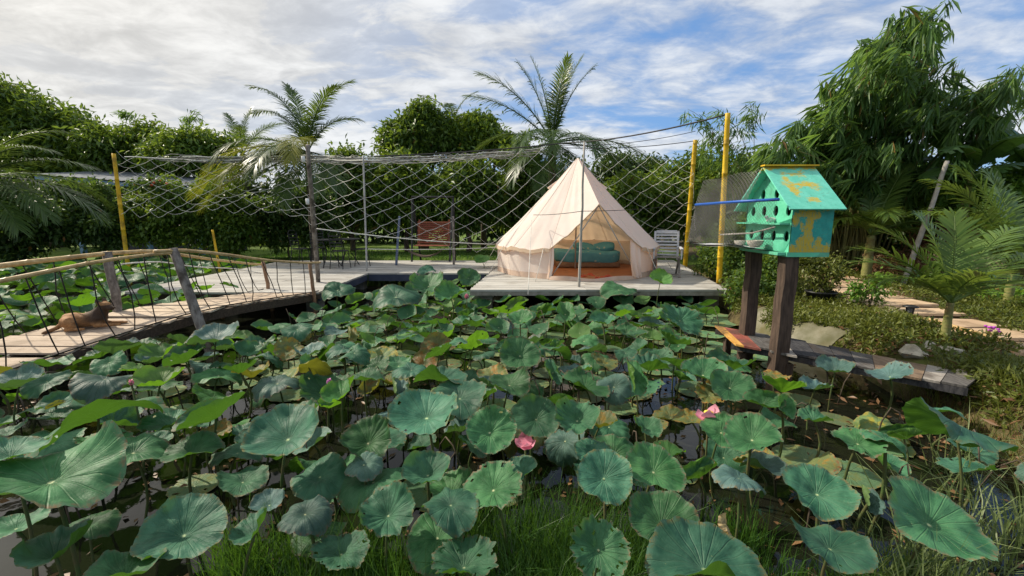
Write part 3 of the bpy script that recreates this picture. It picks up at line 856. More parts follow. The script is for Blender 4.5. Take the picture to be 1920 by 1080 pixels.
# x forward (towards the head), y away, z up; the dog lies on its chest with its legs out in front
d.tube([(-.12, 0, .10), (-.06, 0, .125), (.03, 0, .125), (.13, 0, .115), (.23, 0, .125), (.33, 0, .145), (.39, 0, .155)], [.055, .105, .112, .098, .108, .118, .07], 16)
d.tube([(.30, 0, .16), (.36, 0, .215), (.405, -.01, .265)], [.10, .085, .07], 14)                 # neck
ellipsoid(d, (.43, -.015, .29), (.078, .068, .066))                                             # skull
d.tube([(.45, -.02, .285), (.505, -.04, .262), (.54, -.05, .252)], [.056, .040, .030], 12)         # muzzle
ellipsoid(d, (.562, -.055, .262), (.016, .018, .014))                                             # nose
for sd in (-1, 1):                                                                                # ears
    d.tube([(.405, sd * .052 - .01, .325), (.385, sd * .070 - .01, .372), (.375, sd * .078 - .01, .41)], [.036, .027, .006], 8)
    # hind leg: thigh, shank on the planks, paw
    d.tube([(-.03, sd * .075, .12), (.05, sd * .135, .125), (.11, sd * .15, .09)], [.085, .072, .042], 12)
    d.tube([(.11, sd * .15, .09), (.05, sd * .155, .038), (-.02, sd * .15, .026)], [.042, .028, .022], 10)
    d.tube([(-.02, sd * .15, .024), (.10, sd * .168, .02), (.19, sd * .17, .02)], [.022, .02, .024], 10)
    ellipsoid(d, (.205, sd * .17, .02), (.034, .024, .019))
    # front leg: shoulder, elbow, forearm, paw
    d.tube([(.33, sd * .07, .15), (.30, sd * .085, .085), (.29, sd * .085, .045)], [.06, .046, .034], 10)
    d.tube([(.29, sd * .085, .042), (.42, sd * .08, .03), (.55, sd * .075, .024)], [.034, .027, .022], 10)
    ellipsoid(d, (.575, sd * .074, .02), (.036, .024, .019))
d.tube([(-.13, 0, .09), (-.18, -.04, .045), (-.23, -.10, .024), (-.25, -.17, .018), (-.23, -.22, .016)], [.036, .030, .026, .022, .010], 10)
dm = d.mesh('dog', True)
dp = P(152, 622, .37)
dog = link('dog', dm, 'dog', None, (dp.x - .12, dp.y + .05, bz(dp.y) + .003), (0, -math.atan(.06), R(12)), (.86,) * 3)
tag(dog, 'tan and black dog lying on the planks of the bamboo bridge', 'dog')
rm = dog.modifiers.new('skin', 'REMESH'); rm.mode = 'VOXEL'; rm.voxel_size = .011; rm.use_smooth_shade = True
sm = dog.modifiers.new('soft', 'SMOOTH'); sm.factor = .5; sm.iterations = 4

# ------------------------------------------------------------------ bell tent
TC = Vector((1.60, 10.75, DZ)); TR = 1.97; WH = .66; AZ = 2.74
tent = empty('bell_tent', TC, 'cream canvas bell tent with an open pointed doorway on the deck', 'tent')
PHI_D = R(-90) + R(6)          # direction of the door from the middle (towards the camera)
HALF = R(30)
EZ = WH
APEX = Vector((0, 0, AZ))
def ring(phi, r, z): return Vector((r * math.cos(phi), r * math.sin(phi), z))
DOOR = ring(PHI_D, 1.82, 1.57)
EL, ER = ring(PHI_D - HALF, TR, EZ), ring(PHI_D + HALF, TR, EZ)
rt = random.Random(21)
def roof_pt(phi, t):           # t 0 apex, 1 eave, sagging between the seams
    k = 12
    s = abs(math.sin(k / 2 * (phi - PHI_D - HALF) * (2 * math.pi) / (2 * math.pi) * 1.0))
    p = APEX.lerp(ring(phi, TR + .03, EZ - .035 * s * t), t)
    sag = -.05 * math.sin(math.pi * t) - .018 * s * math.sin(math.pi * min(1, t * 1.05))
    wr = .010 * math.sin(17 * phi + 5 * t) * t + .008 * math.sin(31 * phi - 9 * t) * t + .006 * math.sin(53 * phi + 4 * t) * t * t
    return p + Vector((0, 0, sag + wr))
span = 2 * math.pi - 2 * HALF
m = MB()
m.grid(lambda u, v: roof_pt(PHI_D + HALF + span * u, .012 + .988 * v), 160, 16)
ROOF = m.build('roof_canvas', 'canvas', tent, True)
for sgn, E in ((-1, EL), (1, ER)):
    def fly(u, v, E=E, sgn=sgn):
        a = APEX.lerp(E, .012 + .988 * v)
        phi = PHI_D + sgn * HALF
        a = roof_pt(phi, .012 + .988 * v)
        b = APEX.lerp(DOOR, .012 + .988 * min(1.0, v))
        p = b.lerp(a, u)
        return p + Vector((0, 0, -.05 * math.sin(math.pi * u) * v)) + Vector((.012 * math.sin(14 * u + 6 * v), -.014 * math.sin(19 * u - 5 * v), .012 * math.sin(23 * u + 3 * v))) * v * u * (1 - u) * 4
    m = MB(); m.grid(fly, 30, 14); m.build('door_canopy', 'canvas', tent, True)
    # hem along the opening
    m = MB(); pts = [fly(u, 1.0) + Vector((0, -.012, -.004)) for u in np.linspace(0, 1, 12)]
    m.tube(pts, .012, 6); m.build('door_hem', 'canvas_trim', tent, True)
m = MB()                                                  # valance under the eave
m.grid(lambda u, v: roof_pt(PHI_D + HALF + span * u, 1.0) + Vector((0, 0, -.075 * v)) + ring(PHI_D + HALF + span * u, .012 * v + .004, 0), 96, 1)
m.build('valance', 'canvas_trim', ROOF, True)
def wall_pt(u, v):
    phi = PHI_D + HALF * .97 + (2 * math.pi - 2 * HALF * .97) * u
    r = TR - .03 + .018 * math.sin(12 * phi) + .012 * math.sin(29 * phi + 3 * v)
    return ring(phi, r, lerp(.02, EZ + .0, v) - .02 * abs(math.sin(6 * (phi - PHI_D - HALF))) * v)
m = MB(); m.grid(wall_pt, 110, 5); WALL_C = m.build('wall_canvas', 'canvas', tent, True)
m = MB(); m.grid(lambda u, v: wall_pt(u, 0) * 1.0 + Vector((0, 0, -.015 + .115 * v)) + ring(PHI_D + HALF * .97 + (2 * math.pi - 2 * HALF * .97) * u, .012 * (1 - v) + .004, 0), 110, 1)
m.build('wall_skirt', 'groundsheet_rim', WALL_C, True)
for q in range(12):                                       # seams down the roof
    phi = PHI_D + HALF + span * q / 11
    m = MB(); m.tube([roof_pt(phi, t) + Vector((0, 0, .002)) for t in np.linspace(.02, 1, 12)], .006, 5); m.build('seam', 'canvas', ROOF, True)
# ground sheet with a low turned-up rim across the doorway
def gsheet(u, v):
    phi = 2 * math.pi * u
    r = v * (TR - .06)
    return ring(phi, r, .012 + .004 * math.sin(7 * phi + 9 * v) * v)
m = MB(); m.grid(gsheet, 48, 6); m.build('groundsheet', 'groundsheet', tent, True)
m = MB(); m.grid(lambda u, v: ring(PHI_D - HALF * 1.0 + 2 * HALF * u, TR + .06 - .035 * v + .05 * math.sin(math.pi * u) + .02 * math.sin(19 * u), .006 + (.07 + .022 * math.sin(11 * u)) * v), 40, 2)
m.build('groundsheet_lip', 'groundsheet_rim', tent, True)
# door flaps drawn to the sides
def flapL(u, v):
    top = EL.lerp(DOOR, .07 * u)
    bot = ring(PHI_D - HALF - R(1.5) + R(2) * u, TR + .02, .02)
    p = bot.lerp(top, v)
    return p + Vector((.05 * math.sin(5 * u * math.pi) * (.4 + .6 * (1 - v)) * .5 + .03 * u * math.sin(math.pi * v), -.03 * math.cos(7 * u) * (1 - v), 0))
m = MB(); m.grid(flapL, 16, 10); m.build('door_flap', 'canvas', tent, True)
def flapR(u, v):
    top = ER.lerp(DOOR, .26 * u)
    bot = ring(PHI_D + HALF - R(.5) - R(6) * u, TR + .03, .03)
    p = bot.lerp(top, v)
    pinch = math.sin(math.pi * v) ** 1.2
    return p + Vector((-.06 * u * pinch + .035 * math.sin(4.5 * u * math.pi) * (1.1 - v), -.05 * math.sin(4 * u * math.pi + 1) * (1 - v) - .05 * pinch * u, 0))
m = MB(); m.grid(flapR, 22, 12); m.build('door_flap', 'canvas', tent, True)
m = MB(); m.tube([(0, 0, .015), (0, 0, AZ - .03)], .018, 8); m.build('centre_pole', 'greypole', tent, True)
for E in (EL, ER):
    b = Vector((E.x * .985, E.y * .985, .02))
    m = MB(); m.tube([b, DOOR + Vector((0, .03, -.03))], .012, 6); m.build('door_pole', 'greypole', tent, True)
for phi in (PHI_D - HALF - R(4), PHI_D - HALF - R(40), PHI_D - HALF - R(75), PHI_D + HALF + R(5), PHI_D + HALF + R(48)):
    a = ring(phi, TR + .03, EZ); b = ring(phi, TR + .42, .0)
    m = MB(); m.tube([a, a.lerp(b, .5) + Vector((0, 0, -.02)), b], .006, 5); m.build('guy_rope', 'rope_white', tent, True)
for phi, tt in ((PHI_D - HALF - R(62), .30), (PHI_D + HALF + R(52), .30)):       # small vents near the top
    a = roof_pt(phi, .24); b = roof_pt(phi, .34)
    sd = ring(phi + R(90), .09, 0)
    m = MB(); o_ = ring(phi, .05, .03)
    m.add([a, b - sd + o_, b + sd + o_, b - sd, b + sd], [(0, 1, 2), (0, 3, 1), (0, 2, 4)]); m.build('vent', 'canvas', ROOF)

# bed in the tent
bx0, bx1, by0, by1 = 1.16, 2.80, 10.95, 12.10
mt = empty('bed', ((bx0 + bx1) / 2, (by0 + by1) / 2, DZ + .02), 'low bed with a teal patterned quilt inside the tent', 'bed')
o = rounded_box('mattress', (bx0, by0, DZ + .02), (bx1, by1, DZ + .17), .04, 'mattress', mt)
o = soft_box('quilt', ((bx0 + bx1) / 2, (by0 + by1) / 2, DZ + .285), ((bx1 - bx0) / 2 + .03, (by1 - by0) / 2 + .02, .155), .30, 'quilt', mt, lambda c: (c.x + .012 * math.sin(9 * c.z + 4 * c.x), c.y + .02 * math.sin(6 * c.x), c.z + .022 * math.sin(7 * c.x) + .015 * math.sin(13 * c.y + 3 * c.x)))
set_parent_world(mt)
for i, (x, lab) in enumerate(((1.95, 'rumpled teal pillow at the middle of the bed'), (2.45, 'teal pillow at the end of the bed beside the doorway'))):
    rounded = soft_box('pillow', (0, 0, 0), (.30, .19, .085), .55, 'quilt', None, lambda c: (c.x * (1 + .9 * c.y * c.y), c.y * (1 + .5 * c.x * c.x), c.z + .012 * math.sin(14 * c.x + 9 * c.y)))
    rounded.location = (x, by0 + .55, DZ + .50 + .01 * i); rounded.rotation_euler = (R(24), R(5 - 12 * i), R(10 - 26 * i))
    tag(rounded, lab, 'pillow', 'pillows on the bed')

# folding chair on the deck
cpos = P(1248, 517, DZ)
ch = empty('garden_chair', (cpos.x, cpos.y, DZ), 'whitewashed slatted folding armchair beside the tent', 'chair', rz=R(-16))
for sx in (-1, 1):
    m = MB(); m.beam((sx * .25, .26, .34), (sx * .25, .44, .98), .045, .03); m.build('back_post', 'chair', ch)
    m = MB(); m.beam((sx * .27, -.26, 0), (sx * .27, .20, .43), .04, .03); m.build('leg', 'chair_dark', ch)
    m = MB(); m.beam((sx * .235, .26, 0), (sx * .235, -.24, .43), .04, .03); m.build('leg', 'chair_dark', ch)
    m = MB(); m.beam((sx * .285, -.28, .62), (sx * .285, .34, .64), .055, .022); m.build('armrest', 'chair', ch)
    m = MB(); m.beam((sx * .285, -.24, .40), (sx * .285, -.24, .61), .03, .03); m.build('arm_support', 'chair', ch)
for i in range(8):
    t = .18 + .80 * i / 7
    p = Vector((0, lerp(.26, .44, t) - .0, lerp(.34, .98, t)))
    w = .040 if i < 7 else .075
    m = MB(); m.beam(p + Vector((-.225, 0, 0)), p + Vector((.225, 0, 0)), .016, w, up=(0, .27, .96)); m.build('back_slat', 'chair', ch)
for i in range(7):
    yy = -.26 + .075 * i
    m = MB(); m.box((-.23, yy, .425 - .004 * i), (.23, yy + .055, .445 - .004 * i)); m.build('seat_slat', 'chair_dark', ch)
m = MB(); m.beam((-.26, -.20, .055), (.26, -.20, .055), .025, .03); m.build('stretcher', 'chair_dark', ch)

# flip-flops dropped before the tent
fl = [((1092, 520), 40, 'red flip-flop on the deck next to the bamboo pole'), ((1108, 517), 110, 'red flip-flop on the deck, toe against the tent lip'),
      ((1120, 524), 80, 'red flip-flop on the deck, farthest from the tent'), ((1137, 520), 15, 'red flip-flop on the deck, closest to the chair')]
for (q, rot, lab) in fl:
    p = P(q[0], q[1], DZ)
    f = empty('flip_flop', (p.x, p.y, DZ + .004), lab, 'flip-flop', 'flip-flops at the tent door', R(rot))
    m = MB()
    ol = [(-.13, .035), (-.10, .045), (0, .035), (.08, .05), (.13, .04), (.145, 0), (.13, -.035), (.08, -.045), (0, -.035), (-.10, -.045), (-.13, -.035)]
    n = len(ol)
    m.add([(x, y, .0) for x, y in ol] + [(x, y, .02) for x, y in ol], [tuple(reversed(range(n))), tuple(range(n, 2 * n))] + [(i, (i + 1) % n, n + (i + 1) % n, n + i) for i in range(n)])
    m.build('sole', 'red', f)
    m = MB()
    for s in (-1, 1): m.tube([(.085, 0, .018), (.06, s * .03, .05), (-.01, s * .046, .02)], .009, 5)
    m.build('strap', 'red', f)

# ------------------------------------------------------------------ poles, net and cables
def pole(name, a, b, r0, r1, mtl, label, cat='pole', group=None, nodes=6, below=.5):
    a, b = Vector(a), Vector(b)
    o = bamboo_pole(name, [a + (a - b).normalized() * below, b], r0, r1, mtl, None, nodes)
    return tag(o, label, cat, group)
Pl1a, Pl1b = P(244, 532, .0), PD(213, 288, 11.2)
pole('yellow_pole', Pl1a, Pl1b, .050, .042, 'yellow', 'yellow painted pole rising from the pond beyond the bridge', group='yellow poles')
a = P(412, 507, DZ); pole('yellow_pole', a, (a.x - .08, a.y + .02, 1.42), .028, .025, 'yellow', 'short yellow pole at the edge of the long deck under the palm frond', group='yellow poles')
Pr1a, Pr1b = P(1285, 494, DZ), PD(1304, 262, 11.6)
pole('yellow_pole', Pr1a, Pr1b, .065, .055, 'yellow', 'yellow pole standing behind the slatted chair at the deck side', group='yellow poles', below=.3)
Pr2a, Pr2b = P(1348, 531, DZ), PD(1365, 212, 8.2)
pole('yellow_pole', Pr2a, Pr2b, .052, .045, 'yellow', 'tall yellow pole at the deck corner next to the birdhouse cage', group='yellow poles', below=.0)
Wa, Wb = P(599, 560, .0), PD(577, 272, 7.4)
wp = empty('wooden_pole', Wa, 'dark weathered timber pole at the end of the bridge', 'pole')
SHAFT = rough_post('shaft', (0, 0, -.4), Wb - Wa, .048, .034, 'post', wp, 8)
for q in ((574, 299), (583, 378)):
    p = PD(q[0], q[1], 7.4) - Wa
    m = MB(); m.lathe([(.02, -.05), (.03, -.045), (.03, .045), (.02, .05)], 8, 0, p + Vector((-.03 if q[0] < 580 else -.04, -.04, 0))); m.build('insulator', 'feather', SHAFT, True)
a = P(688, 508, DZ); tp1 = PD(681, 292, a.y)
pole('thin_pole', a, tp1, .022, .02, 'greypole', 'thin grey metal pole standing on the long deck', below=0)
a = P(743, 497, DZ); pole('thin_pole', a, PD(749, 405, a.y), .035, .03, 'bluepole', 'blue-grey post in front of the red swing', below=0)
a = P(1084, 578, 0); Bb = PD(1096, 266, a.y)
tag(rough_post('bamboo_pole', a + Vector((0, 0, -.4)), Bb, .030, .018, 'deadstick', None, 12, 8), 'thin bare stick pole in the pond in front of the tent', 'pole')

NX0, NX1 = 219, 1298
def net_top(px): return interp(px, [(219, 284), (300, 290), (400, 293), (580, 290), (700, 294), (850, 289), (960, 281), (1065, 270), (1180, 290), (1298, 300)])
def net_bot(px): return interp(px, [(219, 402), (300, 404), (420, 398), (560, 398), (620, 424), (760, 450), (935, 474), (1130, 470), (1298, 430)])
def net_Y(px): return interp(px, [(219, 11.15), (560, 11.8), (683, 10.6), (760, 11.6), (940, 13.0), (1200, 13.0), (1298, 11.7)])
rn = random.Random(9)
net = empty('pond_net', (-3, 11.5, 0), 'wide-meshed pale cord net hung between the poles across the garden edge', 'net')
cols, rows = 27, 13
def node(i, j):
    u = (i + .5 * (j % 2)) / cols
    px = NX0 + (NX1 - NX0) * min(max(u, 0), 1)
    v = (j / (rows - 1)) ** .92
    py = lerp(net_top(px), net_bot(px), v) + 4 * math.sin(px * .03 + j) * v
    px2 = px + 26 * v * math.sin(px * .006 + 1) - 10 * v
    return PD(px2, py, net_Y(px) + .35 * math.sin(v * 2.6 + px * .004))
rows_pts = [[node(i, j) + Vector((rn.gauss(0, .022), rn.gauss(0, .02), rn.gauss(0, .018))) for i in range(cols + 1)] for j in range(rows)]
m = MB()
for j in range(rows - 1):
    for i in range(cols + 1):
        p = rows_pts[j][i]
        for di in ((0, -1) if j % 2 == 0 else (0, 1)):
            if 0 <= i + di <= cols:
                if rn.random() < .015: continue
                q = rows_pts[j + 1][i + di]
                m.tube([p, p.lerp(q, .5) + Vector((0, 0, -.02)), q], .0044 if (di == 0) == (j % 2 == 1) else .0030, 3, 0, False)
m.build('netting', 'net', net)
for kx in range(16):
    ph = rn.uniform(0, 6); am = rn.uniform(2, 8)
    x0, x1 = rn.uniform(225, 420), rn.uniform(900, 1068)
    pts = [PD(px, net_top(px) + 2 + (kx % 8) * 1.5 + am * .5 * math.sin(px * .035 * rn.uniform(.9, 1.1) + ph), net_Y(px) + rn.uniform(-.03, .03)) for px in np.linspace(x0, x1, 46)]
    m = MB(); m.tube(pts, rn.uniform(.006, .012), 4); m.build('bunched_cord', 'net_dark' if kx % 3 else 'net', net)
set_parent_world(net)
def cable(name, pts, r, mtl, label, cat='cable', group=None):
    m = MB(); m.tube(pts, r, 5)
    return tag(m.build(name, mtl, None, True), label, cat, group)
def sagline(a, b, sag, n=18):
    a, b = Vector(a), Vector(b)
    return [a.lerp(b, i / n) + Vector((0, 0, -sag * 4 * (i / n) * (1 - i / n))) for i in range(n + 1)]
cable('overhead_cable', sagline(PD(700, 293, 10.6), PD(1060, 268, 12.0), .05) + sagline(PD(1060, 268, 12.0), PD(1365, 214, 8.2), .10)[1:], .016, 'cable', 'thick black cable rising to the top of the tall yellow pole', group='overhead cables')
cable('overhead_cable', sagline(PD(1050, 272, 12.2), PD(1304, 246, 11.6), .12), .008, 'cable', 'thinnest of the wires strung over the tent', group='overhead cables')
cable('overhead_cable', sagline(PD(1060, 277, 12.2), PD(1304, 264, 11.6), .08), .010, 'cable', 'lowest wire over the tent, ending at the pole behind the chair', group='overhead cables')
tentL = Vector((TC.x - TR - .03, TC.y - .1, DZ + EZ - .02))
cable('cord', sagline(PD(594, 429, 7.4), tentL, .05), .010, 'rope_white', 'white cord stretched from the timber pole to the tent eave', 'cord')
cable('cord', sagline(PD(690, 467, P(688, 508, DZ).y), PD(930, 464, 11.5), .03), .009, 'rope_white', 'white cord tied low between the thin pole and the tent', 'cord')
cable('cord', sagline(PD(1000, 403, 9.5), PD(1091, 396, 7.45), .02, 6) + sagline(PD(1091, 396, 7.45), PD(1300, 380, 11.5), .05)[1:], .006, 'rope_black', 'dark cord tied round the stick pole in front of the tent roof', 'cord')
cable('cord', sagline(PD(997, 403, 9.5), PD(990, 552, 7.3), .0, 6), .006, 'rope_white', 'loose white cord hanging down over the tent wall to the pond', 'cord')

# ------------------------------------------------------------------ birdhouse
BX0, BX1, BY0, BY1, BZ0, BZ1 = 2.69, 3.08, 4.14, 4.96, 1.385, 1.885
RIDGE = 2.24
bh = empty('birdhouse', (2.8, 4.5, 0), 'mint green gabled dovecote with yellow brush marks on two posts', 'birdhouse')
def uv_quad(name, quad, mtl, parent, thick=.014):
    """a board: front quad (a,b,c,d) with UVs 0..1, and thickness behind it"""
    a, b, c, d_ = [Vector(q) for q in quad]
    nrm = (b - a).cross(d_ - a).normalized() * -thick
    me = bpy.data.meshes.new(name)
    vs = [a, b, c, d_, a + nrm, b + nrm, c + nrm, d_ + nrm]
    fs = [(0, 1, 2, 3), (7, 6, 5, 4), (0, 4, 5, 1), (1, 5, 6, 2), (2, 6, 7, 3), (3, 7, 4, 0)]
    me.from_pydata([tuple(v) for v in vs], [], fs)
    uvl = me.uv_layers.new(name='UVMap')
    uvs = {0: (0, 0), 1: (1, 0), 2: (1, 1), 3: (0, 1), 4: (0, 0), 5: (1, 0), 6: (1, 1), 7: (0, 1)}
    for l in me.loops: uvl.data[l.index].uv = uvs[l.vertex_index]
    return link(name, me, mtl, parent)
uv_quad('side_wall', [(BX0 - .0, BY0, BZ0), (BX1, BY0, BZ0), (BX1, BY0, BZ1), (BX0, BY0, BZ1)], 'paint_wall', bh)
uv_quad('side_wall', [(BX1, BY1, BZ0), (BX0, BY1, BZ0), (BX0, BY1, BZ1), (BX1, BY1, BZ1)], 'mint', bh)
uv_quad('end_wall', [(BX1, BY0 + .015, BZ0), (BX1, BY1 - .015, BZ0), (BX1, BY1 - .015, BZ1), (BX1, BY0 + .015, BZ1)], 'mint', bh)
YM = (BY0 + BY1) / 2
m = MB(); m.add([(BX1 - .002, BY0 + .02, BZ1), (BX1 - .002, BY1 - .02, BZ1), (BX1 - .002, YM, RIDGE - .03), (BX1 - .016, BY0 + .02, BZ1), (BX1 - .016, BY1 - .02, BZ1), (BX1 - .016, YM, RIDGE - .03)], [(0, 1, 2), (5, 4, 3), (0, 3, 4, 1), (1, 4, 5, 2), (2, 5, 3, 0)]); m.build('gable', 'mint', bh)
# front wall with cut nest holes: a grid with elliptical openings
holes = [(BY1 - .13 - .205 * i, BZ0 + .40) for i in range(4)] + [(BY1 - .13 - .205 * i, BZ0 + .15) for i in range(4)]
gholes = [(YM + .12, BZ1 + .075), (YM - .12, BZ1 + .075)]
HRY, HRZ = .040, .054
def holed_wall(name, outline_fn, hs, y0, y1, z0, z1, parent):
    bm = bmesh.new()
    outer = [bm.verts.new((BX0, y, z)) for y, z in outline_fn]
    edges = [bm.edges.new((outer[i], outer[(i + 1) % len(outer)])) for i in range(len(outer))]
    for hy, hz in hs:
        ring_ = [bm.verts.new((BX0, hy + HRY * math.cos(a), hz + HRZ * math.sin(a))) for a in np.linspace(0, 2 * math.pi, 18, endpoint=False)]
        edges += [bm.edges.new((ring_[i], ring_[(i + 1) % 18])) for i in range(18)]
    bmesh.ops.triangle_fill(bm, use_beauty=True, use_dissolve=False, edges=edges)
    r = bmesh.ops.extrude_face_region(bm, geom=bm.faces[:])
    for v in [e for e in r['geom'] if isinstance(e, bmesh.types.BMVert)]: v.co.x += .014
    bmesh.ops.recalc_face_normals(bm, faces=bm.faces[:])
    me = bpy.data.meshes.new(name); bm.to_mesh(me); bm.free()
    return link(name, me, 'mint', parent)
FW = holed_wall('front_wall', [(BY0 + .002, BZ0), (BY1 - .002, BZ0), (BY1 - .002, BZ1), (BY0 + .002, BZ1)], holes, 0, 0, 0, 0, bh)
GW = holed_wall('gable', [(BY0 + .01, BZ1 + .002), (BY1 - .01, BZ1 + .002), (YM, RIDGE - .02)], gholes, 0, 0, 0, 0, bh)
for y_, z_ in holes + gholes:                     # near-black plates standing in for the shade inside the nest holes
    m = MB(); m.box((BX0 + .09, y_ - .058, z_ - .09), (BX0 + .10, y_ + .058, z_ + .09)); m.build('hole_shade_plate', 'hole', FW if z_ < BZ1 else GW)
m = MB(); m.box((BX0 - .02, BY0 + .001, BZ0 - .045), (BX1, BY1 - .001, BZ0 - .001)); m.build('base_board', 'mint', bh)
# roof: two slopes and a yellow ridge cap
ov = .10
sl = (RIDGE - BZ1) / (YM - BY0)
def slope_quad(sg):
    ye = BY0 - ov if sg < 0 else BY1 + ov
    ze = BZ1 - ov * sl
    if sg < 0: return [(BX0 - .10, ye, ze), (BX1 + .04, ye, ze), (BX1 + .04, YM, RIDGE), (BX0 - .10, YM, RIDGE)]
    return [(BX1 + .04, ye, ze), (BX0 - .10, ye, ze), (BX0 - .10, YM, RIDGE), (BX1 + .04, YM, RIDGE)]
RP = uv_quad('roof_panel', slope_quad(-1), 'paint_roof', bh)
uv_quad('roof_panel', slope_quad(1), 'paint_roof', bh)
m = MB(); m.beam((BX0 - .115, YM - .02, RIDGE + .005), (BX1 + .055, YM - .02, RIDGE + .005), .075, .014); m.build('ridge_cap', 'yellow', RP)
m = MB(); m.box((BX0 - .10, BY0 + .03, BZ0 + .265), (BX0 - .002, BY1 + .02, BZ0 + .279)); m.build('ledge', 'mint', bh)
m = MB(); m.box((BX0 - .10, BY0 + .02, BZ0 - .03), (BX0 - .022, BY1 - .1, BZ0 - .002)); m.build('ledge', 'mint', bh)
# feeding board reaching out over the pond
def board_pt(u, v):
    p0 = Vector((BX0 - .03, BY0 + .08, BZ0 + .0)); p1 = Vector((BX0 - .03, BY1 + .12, BZ0 + .0))
    e0 = PD(1365, 462, 4.55); e1 = PD(1288, 458, 5.15)
    p = p0.lerp(p1, v).lerp(e0.lerp(e1, v), u)
    return p + Vector((0, 0, .02 + .012 * math.sin(9 * u + 4 * v) * u))
m = MB(); m.grid(board_pt, 12, 6); m.grid(lambda u, v: board_pt(u, 1 - v) + Vector((0, 0, -.018)), 12, 6)
m.build('landing_board', 'chair', bh)
def post_box(x, y, w, z1, tw=.0):
    m = MB()
    n = 8
    pts = [Vector((x + .006 * math.sin(3 * i), y + .005 * math.cos(4 * i), lerp(-.5, z1, i / n))) for i in range(n + 1)]
    for i in range(n):
        s_ = w / 2 * (1 + .015 * math.sin(5 * i)); t_ = w / 2 * (1 + .015 * math.sin(5 * i + 5))
        a, b = pts[i], pts[i + 1]
        m.add([a + Vector((-s_, -s_, 0)), a + Vector((s_, -s_, 0)), a + Vector((s_, s_, 0)), a + Vector((-s_, s_, 0)), b + Vector((-t_, -t_, 0)), b + Vector((t_, -t_, 0)), b + Vector((t_, t_, 0)), b + Vector((-t_, t_, 0))], [(0, 1, 5, 4), (1, 2, 6, 5), (2, 3, 7, 6), (3, 0, 4, 7)])
    m.add([pts[-1] + Vector((x_ * w / 2, y_ * w / 2, -.001)) for x_, y_ in ((-1, -1), (1, -1), (1, 1), (-1, 1))], [(0, 1, 2, 3)])
    return m.build('post', 'postdark', bh)
post_box(2.75, 4.23, .13, BZ0 - .046)
post_box(2.76, 4.86, .125, BZ0 - .046)
m = MB(); m.tube([PD(1460, 374, 4.10), PD(1385, 378, 4.6), PD(1304, 384, 5.15)], .015, 8); m.build('perch_pipe', 'bluepipe', bh, True)
m = MB(); m.tube([PD(1453, 426, 4.22), PD(1410, 437, 4.7), PD(1350, 440, 5.0)], .009, 6); m.build('perch_stick', 'deadstick', bh, True)
# wire cage: panels of thin crossed wire between the pipe, the roof and the board
def wire_panel(c00, c10, c11, c01, nu, nv, rad, bulge=0.0):
    c00, c10, c11, c01 = map(Vector, (c00, c10, c11, c01))
    def S(u, v):
        return c00.lerp(c10, u).lerp(c01.lerp(c11, u), v) + Vector((-bulge * math.sin(math.pi * u) * math.sin(math.pi * v), 0, .01 * math.sin(12 * u + 7 * v)))
    m = MB()
    for i in range(-nv, nu):
        for sg in (1, -1):
            pts = []
            for j in range(nv + 1):
                u = (i + j) / nu if sg > 0 else (nu - 1 - i - j) / nu
                if -1e-6 <= u <= 1 + 1e-6: pts.append(S(min(max(u, 0), 1), j / nv))
            if len(pts) > 1: m.tube(pts, rad, 3, 0, False)
    return m.build('wire_mesh', 'mesh_wire', bh)
pA, pB = PD(1460, 374, 4.05), PD(1304, 384, 5.15)
bA, bB = board_pt(.95, 0), board_pt(1, 1)
wire_panel(bB, bA, PD(1392, 378, 4.55), pB, 20, 13, .0019, .04)
wire_panel(board_pt(.1, .05), bA, PD(1392, 378, 4.55), pA + Vector((0, 0.02, 0)), 14, 13, .0012, .02)
wire_panel(pB, PD(1400, 377, 4.5), (BX0 - .10, YM, RIDGE - .02), PD(1318, 340, 5.2), 18, 9, .0019, -.03)
wire_panel(bB, board_pt(.05, 1), (BX0 - .02, BY1 + .05, BZ1), pB, 15, 12, .0017)
set_parent_world(bh)
for px, py, Y_, s, lab in ((1400, 452, 4.82, .065, 'small whitish nest bowl on the birdhouse ledge, far end'), (1437, 455, 4.52, .085, 'large whitish nest bowl under the birdhouse ledge')):
    p = PD(px, py, Y_)
    m = MB(); m.lathe([(s * .45, 0), (s * .8, s * .35), (s, s * .85), (s * .93, s * .87), (s * .7, s * .4), (s * .3, s * .12)], 14)
    o = m.build('nest_bowl', 'bowl', None, True, (BX0 - .125, p.y, BZ0 + .022)); tag(o, lab, 'bowl', 'bowls on the birdhouse')
m = MB(); ellipsoid(m, (0, 0, .035), (.05, .032, .034)); ellipsoid(m, (-.045, 0, .07), (.024, .021, .022)); m.tube([(.03, 0, .04), (.10, 0, .03)], [.026, .012], 8); m.tube([(-.062, 0, .069), (-.083, 0, .065)], [.007, .001], 6)
o = m.build('dove', 'feather', None, True, (BX0 - .05, holes[2][0], BZ0 + .281)); o.rotation_euler = (0, 0, 0); o.scale = (.8,) * 3
tag(o, 'white dove perched at a nest hole of the birdhouse', 'bird')

